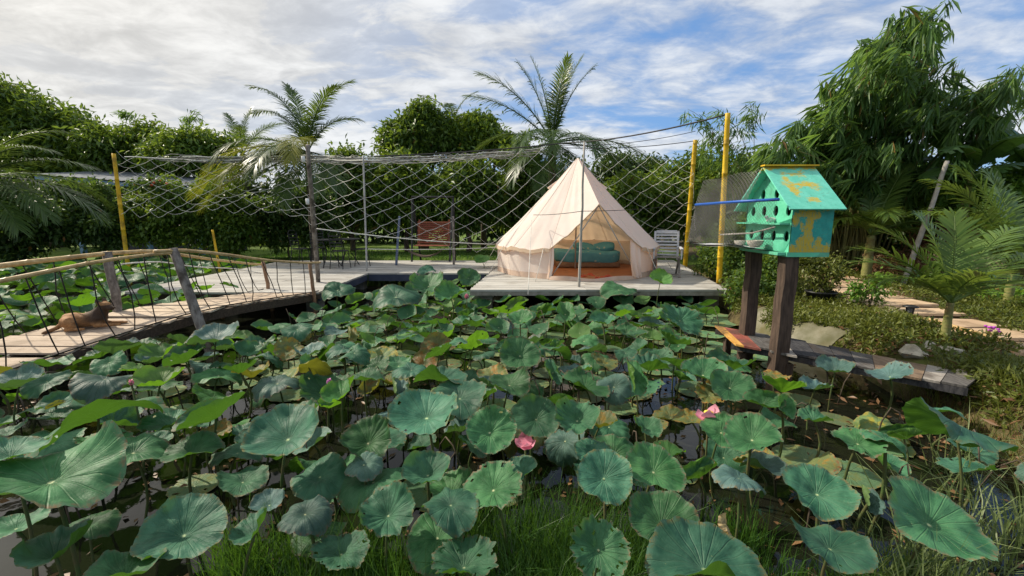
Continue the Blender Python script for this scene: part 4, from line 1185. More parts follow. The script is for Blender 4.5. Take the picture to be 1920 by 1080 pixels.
# ------------------------------------------------------------------ gangplank to the bank
gz = .37
g0n, g0f = P(1378, 644, gz), P(1338, 608, gz)
g1n, g1f = P(1812, 727, gz - .02), P(1832, 712, gz - .02)
g1f = P(1842, 703, gz - .02)
gp = empty('gangplank', (3.0, 4.2, 0), 'crooked gangway of odd planks leading from the bank to the birdhouse', 'gangway')
def board_mat(name, c1, c2): return mat(name, c1, c2, .8, 4.0, .45, (14, 2, 2), .2, dirt=((.06, .045, .035), 3.0, .7))
M['g_yellow'] = board_mat('worn_yellow_board', (.50, .24, .05), (.62, .36, .10))
M['g_red'] = board_mat('worn_red_board', (.22, .055, .045), (.32, .11, .08))
M['g_grey'] = board_mat('grey_board', (.07, .065, .062), (.15, .14, .13))
M['g_dark'] = board_mat('charred_board', (.028, .028, .032), (.075, .072, .075))
M['g_pale'] = board_mat('pale_board', (.26, .235, .21), (.38, .35, .31))
M['g_brown'] = board_mat('brown_board', (.17, .115, .075), (.26, .19, .13))
seq = [('g_yellow', .045), ('g_red', .085), ('g_grey', .05), ('g_grey', .07), ('g_pale', .05), ('g_dark', .10), ('g_dark', .08), ('g_dark', .07), ('g_grey', .07), ('g_brown', .075), ('g_brown', .085), ('g_pale', .06), ('g_grey', .08)]
tot = sum(w for _, w in seq); s = 0; rg = random.Random(4)
skew = .0
for mt_, w in seq:
    t0, t1 = s / tot, (s + w) / tot; s += w
    a, b = g0n.lerp(g1n, t0 + .0012), g0n.lerp(g1n, t1 - .0012)
    c, e = g0f.lerp(g1f, t1 - .0012), g0f.lerp(g1f, t0 + .0012)
    across = (e - a).normalized()
    j1, j2 = rg.uniform(-.04, .05), rg.uniform(-.05, .05)
    dz = Vector((0, 0, rg.uniform(-.004, .004)))
    a, b, c, e = a + across * j1 + dz, b + across * j1 + dz, c + across * j2 + dz, e + across * j2 + dz
    th = Vector((0, 0, -.02))
    m = MB(); m.add([a, b, c, e, a + th, b + th, c + th, e + th], [(0, 1, 2, 3), (7, 6, 5, 4), (0, 4, 5, 1), (1, 5, 6, 2), (2, 6, 7, 3), (3, 7, 4, 0)])
    m.build('plank', mt_, gp)
for f in (.12, .85):
    m = MB(); m.beam(g0n.lerp(g0f, f) + Vector((0, 0, -.06)), g1n.lerp(g1f, f) + Vector((0, 0, -.05)), .05, .06); m.build('bearer', 'g_dark', gp)
for t, f in ((.07, .2), (.07, .9), (.30, .1), (.33, .9)):
    p = g0n.lerp(g1n, t).lerp(g0f.lerp(g1f, t), f)
    m = MB(); m.beam((p.x, p.y, -.5), (p.x, p.y, gz - .125), .07, .07, up=(1, 0, 0)); m.build('support', 'postdark', gp)
set_parent_world(gp)

# ------------------------------------------------------------------ right bank: liner, path, stones, garden things
def liner(u, v):
    y = lerp(5.0, 6.5, u)
    xb = float(bank_x(y))
    x = xb + lerp(.38, -.30, v) + .07 * math.sin(9 * u * 3 + 2 * v)
    z = lerp(.36, -.30, v ** 1.1) + .035 * math.sin(23 * u + 5 * v) + .02 * math.sin(51 * u)
    return Vector((x, y, max(z, gh(x, y) + .012 + .02 * math.sin(17 * u) ** 2)))
m = MB(); m.grid(liner, 70, 10); tag(m.build('pond_liner', 'liner', None, True), 'stained whitish pond liner along the garden bank', 'pond liner')
pth = bpy.data.objects.new('path', None); COL.objects.link(pth); tag(pth, kind='structure')
rp = random.Random(8)
pcum = [0.0]
for a, b in zip(PATH[:-1], PATH[1:]): pcum.append(pcum[-1] + (b - a).length)
s = .1
while s < pcum[-1] - .3:
    k = max(j for j in range(len(pcum)) if pcum[j] <= s); k = min(k, len(PATH) - 2)
    f = (s - pcum[k]) / (pcum[k + 1] - pcum[k]); c = PATH[k].lerp(PATH[k + 1], f)
    dr = (PATH[k + 1] - PATH[k]).normalized(); ac = Vector((dr.y, -dr.x, 0))
    w, l = rp.uniform(.36, .46), rp.uniform(.95, 1.15)
    ang = rp.uniform(-.08, .08)
    mx = Matrix.Translation((c.x, c.y, gh(c.x, c.y) + .008)) @ Matrix.Rotation(math.atan2(1, 0) * 0 + ang, 4, 'Z') @ Matrix.Rotation(rp.uniform(-.02, .02), 4, 'X')
    m = MB()
    ol = [(-l/2, -w/2), (-.1, -w/2 - rp.uniform(0, .03)), (l/2, -w/2 + rp.uniform(-.02, .03)), (l/2 + rp.uniform(-.03, .03), w/2), (.1, w/2 + rp.uniform(-.01, .03)), (-l/2 + rp.uniform(-.03, .03), w/2)]
    n = len(ol)
    m.add([mx @ Vector((x, y, 0)) for x, y in ol] + [mx @ Vector((x * .985, y * .97, .035)) for x, y in ol], [tuple(range(n, 2 * n))] + [(i, (i + 1) % n, n + (i + 1) % n, n + i) for i in range(n)])
    m.build('slab', 'slab', pth)
    s += w + rp.uniform(.12, .22)
def rock(name, p, r, seed, mtl='rock'):
    rg = random.Random(seed)
    bm = bmesh.new(); bmesh.ops.create_icosphere(bm, subdivisions=2, radius=1)
    ph = [rg.uniform(0, 6) for _ in range(6)]
    for v in bm.verts:
        c = v.co
        k = 1 + .16 * math.sin(3 * c.x + ph[0]) + .14 * math.sin(4 * c.y + ph[1]) + .12 * math.sin(5 * c.z + ph[2]) + rg.uniform(-.06, .06)
        v.co = Vector((c.x * r * k * 1.2, c.y * r * k, c.z * r * k * .7))
    me = bpy.data.meshes.new(name); bm.to_mesh(me); bm.free()
    return link(name, me, mtl, None, p, (0, 0, rg.uniform(0, 6)))
for i, (px, py, r, lab) in enumerate(((1713, 660, .10, 'yellowish stone at the bank beside the gangplank'), (1742, 652, .08, 'pale stone between the litter and the young palm stem'), (1782, 660, .09, 'grey-white stone at the foot of the near young palm'), (1500, 612, .10, 'white stone at the water edge behind the front birdhouse post'), (1530, 625, .07, 'small pale stone on the liner past the birdhouse post'), (1808, 700, .07, 'stone half hidden in weeds past the gangplank end'))):
    p = P(px, py, .36); p.z = gh(p.x, p.y) + .03
    tag(rock('stone', p, r, i + 3), lab, 'stone', 'stones along the bank')
a, b = P(1715, 592, .40), P(1905, 645, .40)
tag(bamboo_pole('edging_pole', [a, b], .025, .022, 'bamboo', None, 5), 'bamboo pole lying along the sandy path', 'pole')
# solar garden lamp
p = P(1703, 603, .33); sl_ = empty('solar_lamp', (p.x, p.y, gh(p.x, p.y)), 'small black solar spike lamp beside the sandy path', 'garden lamp')
m = MB(); m.tube([(0, 0, -.05), (0, 0, .11)], [.012, .018], 8); m.build('spike', 'plastic_black', sl_, True)
m = MB(); m.lathe([(.03, .11), (.042, .12), (.05, .20), (.045, .205)], 12); LBD = m.build('lamp_body', 'lens', sl_, True)
m = MB(); m.lathe([(.085, .200), (.088, .212), (.05, .228), (.0, .23)], 12); m.build('lamp_cap', 'plastic_black', sl_, True)
for q in range(4):
    m = MB(); m.beam((.048 * math.cos(q * 1.57), .048 * math.sin(q * 1.57), .115), (.052 * math.cos(q * 1.57), .052 * math.sin(q * 1.57), .203), .01, .01, up=(1, 0, 0)); m.build('lamp_rib', 'plastic_black', LBD)
# flower pot
p = P(1537, 566, .34); POT = Vector((p.x, p.y, gh(p.x, p.y)))
fp = empty('potted_shrub', POT, 'small-leaved shrub in a black pot behind the birdhouse', 'potted plant')
m = MB(); m.lathe([(.16, 0), (.21, .16), (.225, .165), (.225, .19), (.20, .19), (.18, .14)], 18); m.build('pot', 'plastic_black', fp, True)
m = MB(); m.box((-.16, -.10, 0), (.16, .10, .11)); o = m.build('brick_block', 'orange', None); q = P(1852, 553, .34); o.location = (q.x, q.y, gh(q.x, q.y)); o.rotation_euler = (0, 0, .5)
tag(o, 'orange brick lying by the palms past the path', 'brick')
a = P(1738, 443, .9); a = PD(1735, 450, 8.6); b = PD(1776, 302, 8.6)
tag(rough_post('leaning_stake', Vector((a.x - .35, a.y, .2)), b, .05, .035, 'deadstick', None, 31), 'pale bare stake leaning in front of the banana plants', 'stake')

# ------------------------------------------------------------------ garden furniture beyond the long deck
def bistro_table(p, lab):
    t = empty('bistro_table', p, lab, 'table', 'black iron garden furniture')
    m = MB(); m.lathe([(.36, .70), (.37, .705), (.37, .725), (.36, .73)], 24); m.build('table_top', 'iron', t)
    for q in range(3):
        a = q * 2.094 + .4
        m = MB(); m.tube([(.30 * math.cos(a), .30 * math.sin(a), 0), (.10 * math.cos(a), .10 * math.sin(a), .36), (.22 * math.cos(a), .22 * math.sin(a), .70)], .012, 6); m.build('leg', 'iron', t, True)
def bistro_chair(p, rz, lab):
    t = empty('bistro_chair', p, lab, 'chair', 'black iron garden furniture', rz)
    m = MB(); m.lathe([(.19, .44), (.20, .445), (.20, .46), (.19, .465)], 18); m.build('seat', 'iron', t)
    for sx in (-1, 1):
        m = MB(); m.tube([(sx * .17, -.17, 0), (sx * .15, -.12, .45)], .011, 6); m.build('leg', 'iron', t)
        m = MB(); m.tube([(sx * .18, .22, 0), (sx * .16, .15, .45), (sx * .17, .22, .88)], .011, 6); m.build('leg', 'iron', t)
    m = MB(); m.tube([(-.17, .22, .88), (-.09, .23, .95), (.09, .23, .95), (.17, .22, .88)], .011, 6); m.build('back_rail', 'iron', t)
    for i in range(4):
        z = .58 + i * .085
        m = MB(); m.beam((-.165, .185 + .012 * i, z), (.165, .185 + .012 * i, z), .01, .03); m.build('back_slat', 'iron', t)
fz = DZ + .002
for q, lab in (((618, 500), 'round black table next to the timber pole'), ((652, 497), 'round black table close to the thin grey pole')):
    p = P(q[0], q[1], fz); bistro_table((p.x, p.y, fz), lab)
for q, rz, lab in (((566, 497), 80, 'black iron chair farthest from the tent'), ((596, 494), 20, 'black iron chair behind the timber pole'), ((640, 503), 170, 'black iron chair turned away between the tables'), ((678, 498), -70, 'black iron chair nearest the thin grey pole')):
    p = P(q[0], q[1], fz); bistro_chair((p.x, p.y, fz), R(rz), lab)
p = P(803, 493, fz); SWY = p.y + .9
sw = empty('garden_swing', (p.x, SWY, .33), 'red-brown slatted swing seat hanging at the garden edge', 'swing')
for i in range(11):
    z = .62 + i * .062
    m = MB(); m.beam((-.52 + .01 * (i % 2), .10 + .016 * i, z), (.52, .10 + .016 * i, z), .018, .048); m.build('back_slat', 'redwood', sw)
for i in range(6):
    m = MB(); m.beam((-.52, -.38 + i * .08, .55), (.52, -.38 + i * .08, .55), .06, .02); m.build('seat_slat', 'redwood', sw)
for sx in (-1, 1):
    m = MB(); m.beam((sx * .46, .09, .56), (sx * .46, .28, 1.32), .05, .03); m.build('back_post', 'redwood', sw)
    m = MB(); m.tube([(sx * .56, -.55, -.02), (sx * .62, .10, 2.0), (sx * .56, .75, -.02)], .03, 8); m.build('frame_leg', 'iron', sw)
    m = MB(); m.tube([(sx * .50, -.3, .56), (sx * .60, .08, 1.95)], .008, 5); m.build('chain', 'iron', sw)
m = MB(); m.tube([(-.64, .10, 2.0), (.64, .10, 2.0)], .03, 8); m.build('top_bar', 'iron', sw)
hm = empty('hammock', (0, 0, 0), 'dark slack hammock slung low in front of the red swing', 'hammock')
ha, hb = PD(752, 462, 11.75), PD(846, 455, 11.9)
m = MB()
m.grid(lambda u, v: Vector(ha).lerp(hb, u) + Vector((0, (v - .5) * .5 * math.sin(math.pi * u), -.36 * math.sin(math.pi * u) ** 1.0 + .1 * abs(v - .5) * math.sin(math.pi * u))), 20, 6); m.build('cloth', 'darkrope', hm, True)
m = MB(); m.tube([ha + Vector((-.05, 0, .03)), ha], .01, 5); m.tube([hb, hb + Vector((.06, 0, .04))], .01, 5); m.build('cord', 'darkrope', hm)
tag(rough_post('hammock_post', (hb.x + .06, hb.y, .33), (hb.x + .06, hb.y, 1.75), .035, .03, 'post', None, 41), 'dark post carrying the hammock end near the tent', 'post')

# ------------------------------------------------------------------ shed at the back of the garden
sh = empty('open_shed', (-13, 16.5, .3), 'open shed with a flat zinc roof and light blue posts behind the shrubs', 'shed')
SY = 16.2
ra, rb_ = PD(60, 326, SY), PD(355, 348, SY - .5)
m = MB()
def roofp(u, v): return Vector(ra).lerp(rb_, u) + Vector((0, 3.2 * v, .45 * v + .012 * math.sin(140 * u)))
m.grid(roofp, 80, 4); m.grid(lambda u, v: roofp(u, 1 - v) + Vector((0, 0, -.03)), 80, 4); m.build('roof_sheet', 'metal_roof', sh)
m = MB(); m.beam(ra + Vector((0, .1, -.12)), rb_ + Vector((0, .1, -.12)), .06, .14); m.build('roof_beam', 'bluepost', sh)
for px in (120, 252, 350):
    t = (px - 60) / 295
    q = Vector(ra).lerp(rb_, t) + Vector((0, .12, -.2))
    m = MB(); m.beam((q.x + .2, q.y, .25), q, .14, .14, up=(0, 1, 0)); m.build('post', 'bluepost', sh)
m = MB(); m.box((ra.x, SY + 2.4, .25), (rb_.x, SY + 2.5, 2.6)); m.build('back_wall', 'darkwall', sh)
set_parent_world(sh)

# ------------------------------------------------------------------ lotus
def blade_mesh(seed, nr=11, na=80, cup=.25, funnel=.14, sad=.12, w3=.06, w5=.025, rip=.022, drop=0.0, bend=0.0, hole=0.0, ragged=.012, cr=.045, cre=.030):
    rg = np.random.default_rng(seed)
    ph = rg.uniform(0, 6.28, 10)
    a = np.linspace(0, 2 * np.pi, na, endpoint=False)
    r = np.linspace(0, 1, nr + 1)[1:] ** .85
    rad = 1 + .05 * np.cos(2 * a + ph[0]) + .018 * np.cos(3 * a + ph[1]) + .008 * np.cos(7 * a + ph[2]) + ragged * rg.normal(size=na)
    for nt in (ph[3], ph[3] + np.pi + .3):
        dd = np.angle(np.exp(1j * (a - nt))); rad *= 1 - .05 * np.exp(-(dd / .12) ** 2)
    A, Rr = np.meshgrid(a, r)
    z = cup * Rr ** 1.7 - funnel * np.exp(-(Rr / .22) ** 2) + funnel
    z += sad * Rr ** 2 * np.cos(2 * (A - ph[4])) + w3 * Rr ** 2.5 * np.cos(3 * (A - ph[5])) + w5 * Rr ** 3 * np.cos(5 * (A - ph[6]))
    z += rip * Rr ** 5 * np.sin(11 * A + ph[7]) + .5 * rip * Rr ** 4 * np.sin(19 * A + ph[8]) - drop * Rr ** 4 * (1 + .5 * np.cos(2 * A + ph[9]))
    z += .010 * Rr * np.cos(19 * A) ** 2
    X_, Y_ = Rr * np.cos(A), Rr * np.sin(A)
    kf = int(rg.integers(12, 17)); z += cre * Rr ** 1.3 * (1 - .35 * Rr) * np.sin(kf * A + 1.5 * np.sin(2 * A + ph[3])) * (.55 + .45 * np.sin(2 * A + ph[8]))
    z += cr * Rr * (np.sin(6.5 * X_ + ph[2]) * np.sin(5.6 * Y_ + ph[5]) + .6 * np.sin(11 * X_ + 5 * Y_ + ph[1]) * np.sin(9 * Y_ - 4 * X_ + ph[7]))
    x = Rr * rad * np.cos(A) * (1 - .18 * np.abs(z) * Rr); y = Rr * rad * np.sin(A) * (1 - .18 * np.abs(z) * Rr)
    if bend:
        k = bend
        kx = k * x
        x, z = np.sin(kx) / k + z * -np.sin(kx), (1 - np.cos(kx)) / k + z * np.cos(kx)
    V = np.concatenate([[[0, 0, 0]], np.stack([x, y, z], -1).reshape(-1, 3)])
    z0 = V[1:1 + na, 2].mean() * .6
    V[0, 2] = z0
    V[:, 2] -= z0
    F_, UV = [], []
    nzh = rg.uniform(0, 6.28, 8)
    def keep(rm_, am):
        if not hole: return True
        f = np.sin(9 * rm_ * np.cos(am) + nzh[0]) * np.sin(8 * rm_ * np.sin(am) + nzh[1]) + .6 * np.sin(17 * rm_ * np.cos(am + .5) + nzh[2]) * np.sin(15 * rm_ * np.sin(am) + nzh[3])
        return not (f * (.3 + .7 * rm_) > 1.25 - hole)
    for k in range(na):
        k2 = (k + 1) % na
        F_.append((0, 1 + k, 1 + k2)); UV.append(((k + .5) / na, 0.0, k / na, r[0], (k + 1) / na, r[0]))
    for j in range(nr - 1):
        for k in range(na):
            k2 = (k + 1) % na
            if not keep((r[j] + r[j + 1]) / 2, a[k]): continue
            F_.append((1 + j * na + k, 1 + (j + 1) * na + k, 1 + (j + 1) * na + k2, 1 + j * na + k2))
            UV.append((k / na, r[j], k / na, r[j + 1], (k + 1) / na, r[j + 1], (k + 1) / na, r[j]))
    return V, F_, UV
def blade_data(name, V, F_, UV, mtl):
    me = bpy.data.meshes.new(name)
    me.from_pydata([tuple(v) for v in V], [], F_)
    uvl = me.uv_layers.new(name='UVMap')
    uvl.data.foreach_set('uv', np.array([q for f in UV for q in f], np.float32))
    me.polygons.foreach_set('use_smooth', [True] * len(F_))
    me.materials.append(M[mtl]); me.update()
    return me
SHAPES = [
    dict(cup=.18, sad=.10), dict(cup=.30, sad=.06, w3=.10), dict(cup=.10, sad=.18, w5=.035, hole=.12), dict(cup=.24, sad=.14, hole=.18),
    dict(cup=.05, sad=.10, drop=.22, w3=.10), dict(cup=.20, sad=.05, bend=.9), dict(cup=.12, sad=.08, bend=-1.0, w3=.1), dict(cup=.34, sad=.22, rip=.05, hole=.10, ragged=.02),
    dict(cup=.14, sad=.12, hole=.36, ragged=.03), dict(cup=.42, sad=.10, w5=.04, rip=.035), dict(cup=.16, sad=.26, w3=.12), dict(cup=.08, sad=.08, drop=.35, w5=.05, rip=.05),
    dict(cup=.15, sad=.08, bend=1.7), dict(cup=.10, sad=.10, bend=-1.7, rip=.06), dict(cup=.22, sad=.12, hole=.55, ragged=.05)]
GEO = [blade_mesh(100 + i, **s) for i, s in enumerate(SHAPES)]
PADGEO = [blade_mesh(300 + i, 7, 44, cup=.012, funnel=.02, sad=.012, w3=.010, w5=.010, rip=.006, hole=h_, ragged=.015, cr=.004, cre=.003) for i, h_ in enumerate((0, 0, .15, .3))]
BL = {}
def blade_for(i, mtl, geo=GEO):
    key = (id(geo), i, mtl)
    if key not in BL: BL[key] = blade_data('leaf_blade', *geo[i], mtl)
    return BL[key]
STEMS = []
for q in range(5):
    rg = random.Random(q); m = MB()
    b = rg.uniform(-.05, .05); c = rg.uniform(-.05, .05)
    m.tube([(b * math.sin(math.pi * t) , c * math.sin(math.pi * t), t) for t in np.linspace(0, 1, 6)], [.0075, .0075, .0072, .007, .0065, .006], 6, 0, False)
    me = m.mesh('stem', True); me.materials.append(M['stem']); STEMS.append(me)
rl = random.Random(77)
def lotus(pos, dia, tx, ty, rz, shape, mtl, label, group):
    """one leaf: blade on its stalk; pos is the middle of the blade"""
    lean = rl.uniform(-.10, .10) * pos.z, rl.uniform(-.10, .10) * pos.z
    root = empty('lotus_leaf', (pos.x + lean[0], pos.y + lean[1], -.06), label, 'lotus leaf', group)
    b = link('leaf_blade', blade_for(shape, mtl), None, root, (-lean[0], -lean[1], pos.z + .06))
    q = Quaternion((1, 0, 0), tx) @ Quaternion((0, 1, 0), ty) @ Quaternion((0, 0, 1), rz)
    b.rotation_mode = 'QUATERNION'; b.rotation_quaternion = q
    b.scale = (dia / 2,) * 3
    st = link('stem', STEMS[rl.randrange(5)], None, root)
    v = Vector((-lean[0], -lean[1], pos.z + .06))
    st.rotation_mode = 'QUATERNION'; st.rotation_quaternion = v.to_track_quat('Z', 'Y')
    st.scale = (rl.uniform(.9, 1.3),) * 2 + (v.length,)
    return root
placed = []     # (x, y, z, radius)
def hand(px, py, w, h, z, label, mtl='lotus', shape=None, roll=0.0, extra=0.0):
    p = P(px, py, z)
    dist = (p - Vector((0, 0, H_EYE))).dot(_fw)
    dia = w * dist / F
    e = math.atan2((py - 408), F)
    dia *= .95 if abs(px - 960) < 420 else .84
    tilt = math.asin(min(.97, h / w)) - e + extra
    lotus(p, dia * 1.02, tilt, R(roll), rl.uniform(0, 6.28), rl.choice((0, 1, 2, 3, 5, 7, 10)) if shape is None else shape, mtl, label, 'lotus leaves standing in the pond')
    placed.append((p.x, p.y, z, dia / 2))
HL = [
 (540, 825, 185, 122, .52, 'largest smooth lotus leaf at the middle of the near pond, tilted to face us', 'lotus', 1, -10),
 (95, 905, 270, 150, .66, 'huge creased lotus leaf hanging over open water at the corner of the pond', 'lotus', 10, 6),
 (20, 858, 150, 66, .72, 'dark lotus leaf cut by the picture edge above the huge creased leaf', 'lotus', 0, 0),
 (345, 1005, 185, 140, .42, 'broad smooth lotus leaf above the bright water reflection', 'lotus', 0, 4),
 (105, 1045, 200, 92, .45, 'folded lotus leaf at the lower corner beside the bright water', 'lotus', 5, -8),
 (235, 1082, 150, 60, .42, 'dark lotus leaf cut by the bottom edge under the bright water', 'lotus', 1, 0),
 (800, 785, 145, 92, .50, 'ragged bright lotus leaf overlapping a flatter one in mid pond', 'lotus', 3, -6),
 (862, 748, 118, 66, .42, 'flat lotus leaf tucked behind the ragged bright one', 'lotus', 2, 0),
 (918, 812, 105, 92, .48, 'torn lotus leaf tipped to face us beside a pink flower', 'lotus', 3, 8),
 (1005, 787, 100, 84, .46, 'dark rounded lotus leaf above the drooping pink flower', 'lotus', 0, 0),
 (1082, 790, 98, 66, .52, 'wavy lotus leaf on a tall stem past the drooping pink flower', 'lotus', 7, 0),
 (728, 968, 118, 92, .40, 'frilled lotus leaf just above the near grass', 'lotus', 7, 0),
 (600, 1000, 105, 56, .22, 'shaded lotus leaf half sunk in the near grass', 'lotus', 4, 0),
 (925, 920, 120, 92, .46, 'hole-eaten lotus leaf rising out of the near grass', 'lotus', 8, -14),
 (845, 948, 115, 64, .44, 'drooping grey-green lotus leaf in front of the hole-eaten one', 'lotus', 6, 0),
 (802, 892, 100, 68, .42, 'cupped lotus leaf with wavy rim in the near middle', 'lotus', 9, 0),
 (700, 905, 130, 60, .30, 'flat pale lotus leaf beneath the cupped one', 'lotus', 4, -10),
 (820, 1010, 120, 92, .28, 'shadowy lotus leaf sinking into the near grass', 'lotus', 6, 0),
 (870, 1065, 140, 66, .34, 'holed dark lotus leaf at the bottom edge among grass', 'lotus', 14, 0),
 (1132, 898, 116, 100, .50, 'round lotus leaf with pale veins above the near grass', 'lotus', 0, 0),
 (1225, 886, 118, 92, .48, 'round lotus leaf with a brown middle beside the pale-veined one', 'lotus', 0, 4),
 (1240, 985, 138, 98, .46, 'smooth shallow lotus leaf standing over the near grass', 'lotus', 1, 0),
 (1122, 1032, 118, 112, .52, 'tattered deeply lobed lotus leaf in the near grass', 'lotus', 14, 0),
 (1320, 1068, 215, 112, .50, 'wide lotus leaf with a notched rim at the bottom edge', 'lotus', 10, 0),
 (1400, 1062, 90, 80, .44, 'small curled lotus leaf beside the notched one at the bottom', 'lotus', 13, 20),
 (1532, 928, 150, 116, .46, 'round lotus leaf with dark shadowed half below the birdhouse', 'lotus', 0, 0),
 (1742, 985, 205, 178, .40, 'very large flat dark lotus leaf in the corner under the garden bank', 'lotus', 0, 8),
 (1556, 1030, 172, 92, .48, 'wavy lotus leaf with glossy folds near the grassy corner', 'lotus', 2, 6),
 (1628, 945, 90, 70, .36, 'small folded lotus leaf squeezed between two big ones', 'lotus_grey', 12, 10),
 (1608, 833, 100, 58, .55, 'lotus leaf with torn wing, standing over dark water by the bank', 'lotus', 8, -6),
 (1660, 826, 78, 44, .58, 'small lotus leaf flap beside the torn-winged leaf', 'lotus', 6, 16),
 (1792, 805, 190, 60, .62, 'long side-on lotus leaf on a stout stem close to the bank', 'lotus', 6, 30),
 (1410, 826, 124, 78, .52, 'pale lotus leaf with eaten rim in front of the birdhouse posts', 'lotus', 3, -18),
 (1352, 812, 84, 62, .44, 'shaded lotus leaf behind the pale rim-eaten one', 'lotus', 0, -10),
 (1432, 758, 84, 60, .50, 'lotus leaf leaning on the front birdhouse post', 'lotus', 5, -10),
 (1466, 765, 58, 58, .50, 'deep green curled lotus leaf at the foot of the front birdhouse post', 'lotus', 9, 20),
 (1528, 730, 66, 24, .36, 'small flat lotus leaf under the gangplank near the post', 'lotus_grey', 7, 0),
 (1527, 790, 68, 28, .32, 'small pleated lotus leaf over dark water below the gangplank', 'lotus', 7, 0),
 (1385, 898, 110, 46, .42, 'crumpled glossy lotus leaf over the dark gap', 'lotus_grey', 11, 14),
 (1110, 850, 80, 46, .40, 'lotus leaf half hidden behind the pale-veined round one', 'lotus', 2, 0),
 (975, 668, 82, 68, .44, 'upright round lotus leaf in the middle of the pond', 'lotus', 0, 0),
 (1188, 712, 84, 74, .42, 'heart-folded dark lotus leaf over grey water', 'lotus', 12, 10),
 (1368, 728, 90, 66, .42, 'broad lotus leaf behind the withered brown one near the posts', 'lotus', 0, 0),
 (1318, 704, 92, 52, .44, 'wrinkled lotus leaf with brown middle before the gangplank end', 'lotus', 3, 0),
 (1330, 742, 60, 40, .34, 'brownish fringed lotus leaf over grey water', 'lotus_old', 8, 0),
 (1372, 678, 80, 46, .22, 'lotus leaf hanging below the yellow end of the gangplank', 'lotus', 6, 20),
 (690, 832, 108, 82, .42, 'lotus leaf in the shade of the largest smooth one', 'lotus', 7, 0),
 (600, 895, 108, 84, .32, 'dark lotus leaf under the largest smooth one', 'lotus', 4, 0),
 (682, 872, 74, 50, .40, 'small bluish frilled lotus leaf near the largest one', 'lotus_grey', 11, 0),
 (478, 1000, 130, 76, .38, 'long tapering lotus leaf above the lower grass', 'lotus', 5, -24),
 (572, 965, 100, 66, .42, 'bluish star-creased lotus leaf above the lower grass', 'lotus_grey', 11, 0),
 (455, 905, 112, 52, .30, 'dark low lotus leaf between the largest leaf and the broad smooth one', 'lotus', 2, 8),
 (505, 948, 84, 50, .26, 'small shaded lotus leaf over the bright water edge', 'lotus_grey', 1, -8),
 (168, 985, 105, 56, .28, 'small dark lotus leaf between the huge creased leaf and the folded one', 'lotus', 4, 0),
 (30, 992, 110, 60, .26, 'shaded lotus leaf cut by the picture edge below the huge creased one', 'lotus', 0, 0),
 (445, 850, 96, 44, .34, 'dull lotus leaf tucked against the largest smooth one', 'lotus', 6, 0),
 (320, 800, 120, 50, .36, 'lotus leaf with holes below the bowl-shaped one', 'lotus', 3, -8),
 (520, 720, 100, 44, .36, 'rough grey lotus leaf behind the largest smooth one', 'lotus_grey', 11, 0),
 (640, 1040, 110, 66, .30, 'lotus leaf half lost in the lower grass', 'lotus', 8, 0),
 (360, 850, 120, 56, .40, 'dull lotus leaf behind the open water', 'lotus', 2, 0),
 (250, 850, 150, 60, .44, 'lotus leaf with creased edge joining the huge one', 'lotus', 4, 12),
 (405, 785, 150, 62, .50, 'lotus leaf tipped on edge with a green underside in the near left pond', 'lotus', 5, -20),
 (185, 785, 215, 56, .50, 'long lotus leaf slanting over shade with a bright green flank', 'lotus', 6, -22),
 (642, 744, 104, 50, .44, 'lotus leaf with curled lit edge in the middle pond', 'lotus_young', 5, -16),
 (300, 722, 105, 46, .44, 'bowl-shaped lotus leaf with a lime outer wall', 'lotus_young', 9, 0),
 (36, 724, 100, 52, .52, 'grey-blue bowl-shaped lotus leaf beside the bridge', 'lotus_grey', 9, 0),
 (100, 762, 110, 40, .20, 'shaded flat lotus leaf below the grey-blue bowl', 'lotus', 4, 0),
 (105, 762, 36, 24, .34, 'small yellow rolled lotus leaf by the bridge', 'lotus_old', 12, 0),
 (405, 640, 112, 48, .48, 'ribbed bluish lotus leaf by the near bridge post', 'lotus_grey', 1, -8),
 (205, 680, 70, 52, .36, 'dark hanging lotus leaf in the shade of the bridge', 'lotus', 6, 0),
 (310, 668, 90, 34, .34, 'lime rimmed lotus leaf under the bridge edge', 'lotus_young', 7, 0),
 (1275, 602, 84, 60, .50, 'perforated lotus leaf standing before the deck corner', 'lotus', 8, 14),
 (1160, 544, 66, 28, .46, 'lotus leaf peeping up over the tent deck edge', 'lotus', 6, 0),
 (1238, 528, 48, 30, .62, 'bright lime lotus leaf in front of the slatted chair', 'lotus_young', 9, 0),
 (904, 488, 32, 18, .62, 'single upright lotus leaf at the tent corner', 'lotus_young', 0, 0),
 (633, 545, 62, 34, .48, 'domed lotus leaf next to the timber pole', 'lotus', 4, 0),
 (742, 558, 96, 44, .44, 'broad domed lotus leaf in the inlet between the decks', 'lotus', 4, -4),
 (803, 538, 74, 40, .48, 'ridged lotus leaf at the head of the inlet', 'lotus', 7, 0),
 (800, 506, 36, 16, .50, 'lotus leaf reaching up to the back deck edge', 'lotus', 4, 0),
 (878, 522, 48, 36, .46, 'lotus leaf tucked against the tent deck side', 'lotus', 0, 14),
 (845, 557, 66, 34, .44, 'star-creased lotus leaf beside a pink bud', 'lotus', 7, 0),
 (1130, 606, 54, 26, .46, 'oval cupped lotus leaf with a pale rim before the deck', 'lotus', 9, 0),
 (1060, 590, 60, 40, .44, 'two-toned lotus leaf under the stick pole', 'lotus', 5, 0),
 (975, 602, 56, 28, .44, 'pale saucer-like lotus leaf before the tent deck', 'lotus', 1, 0),
 (1362, 985, 44, 90, .40, 'withered yellow lotus leaf folded on its stalk', 'lotus_dry', 13, 70),
 (1070, 612, 46, 30, .30, 'folded lotus leaf with lime belly near the stick pole', 'lotus_young', 12, 0),
]
for e in HL:
    hand(*e[:6], mtl=e[6], shape=e[7], roll=e[8])
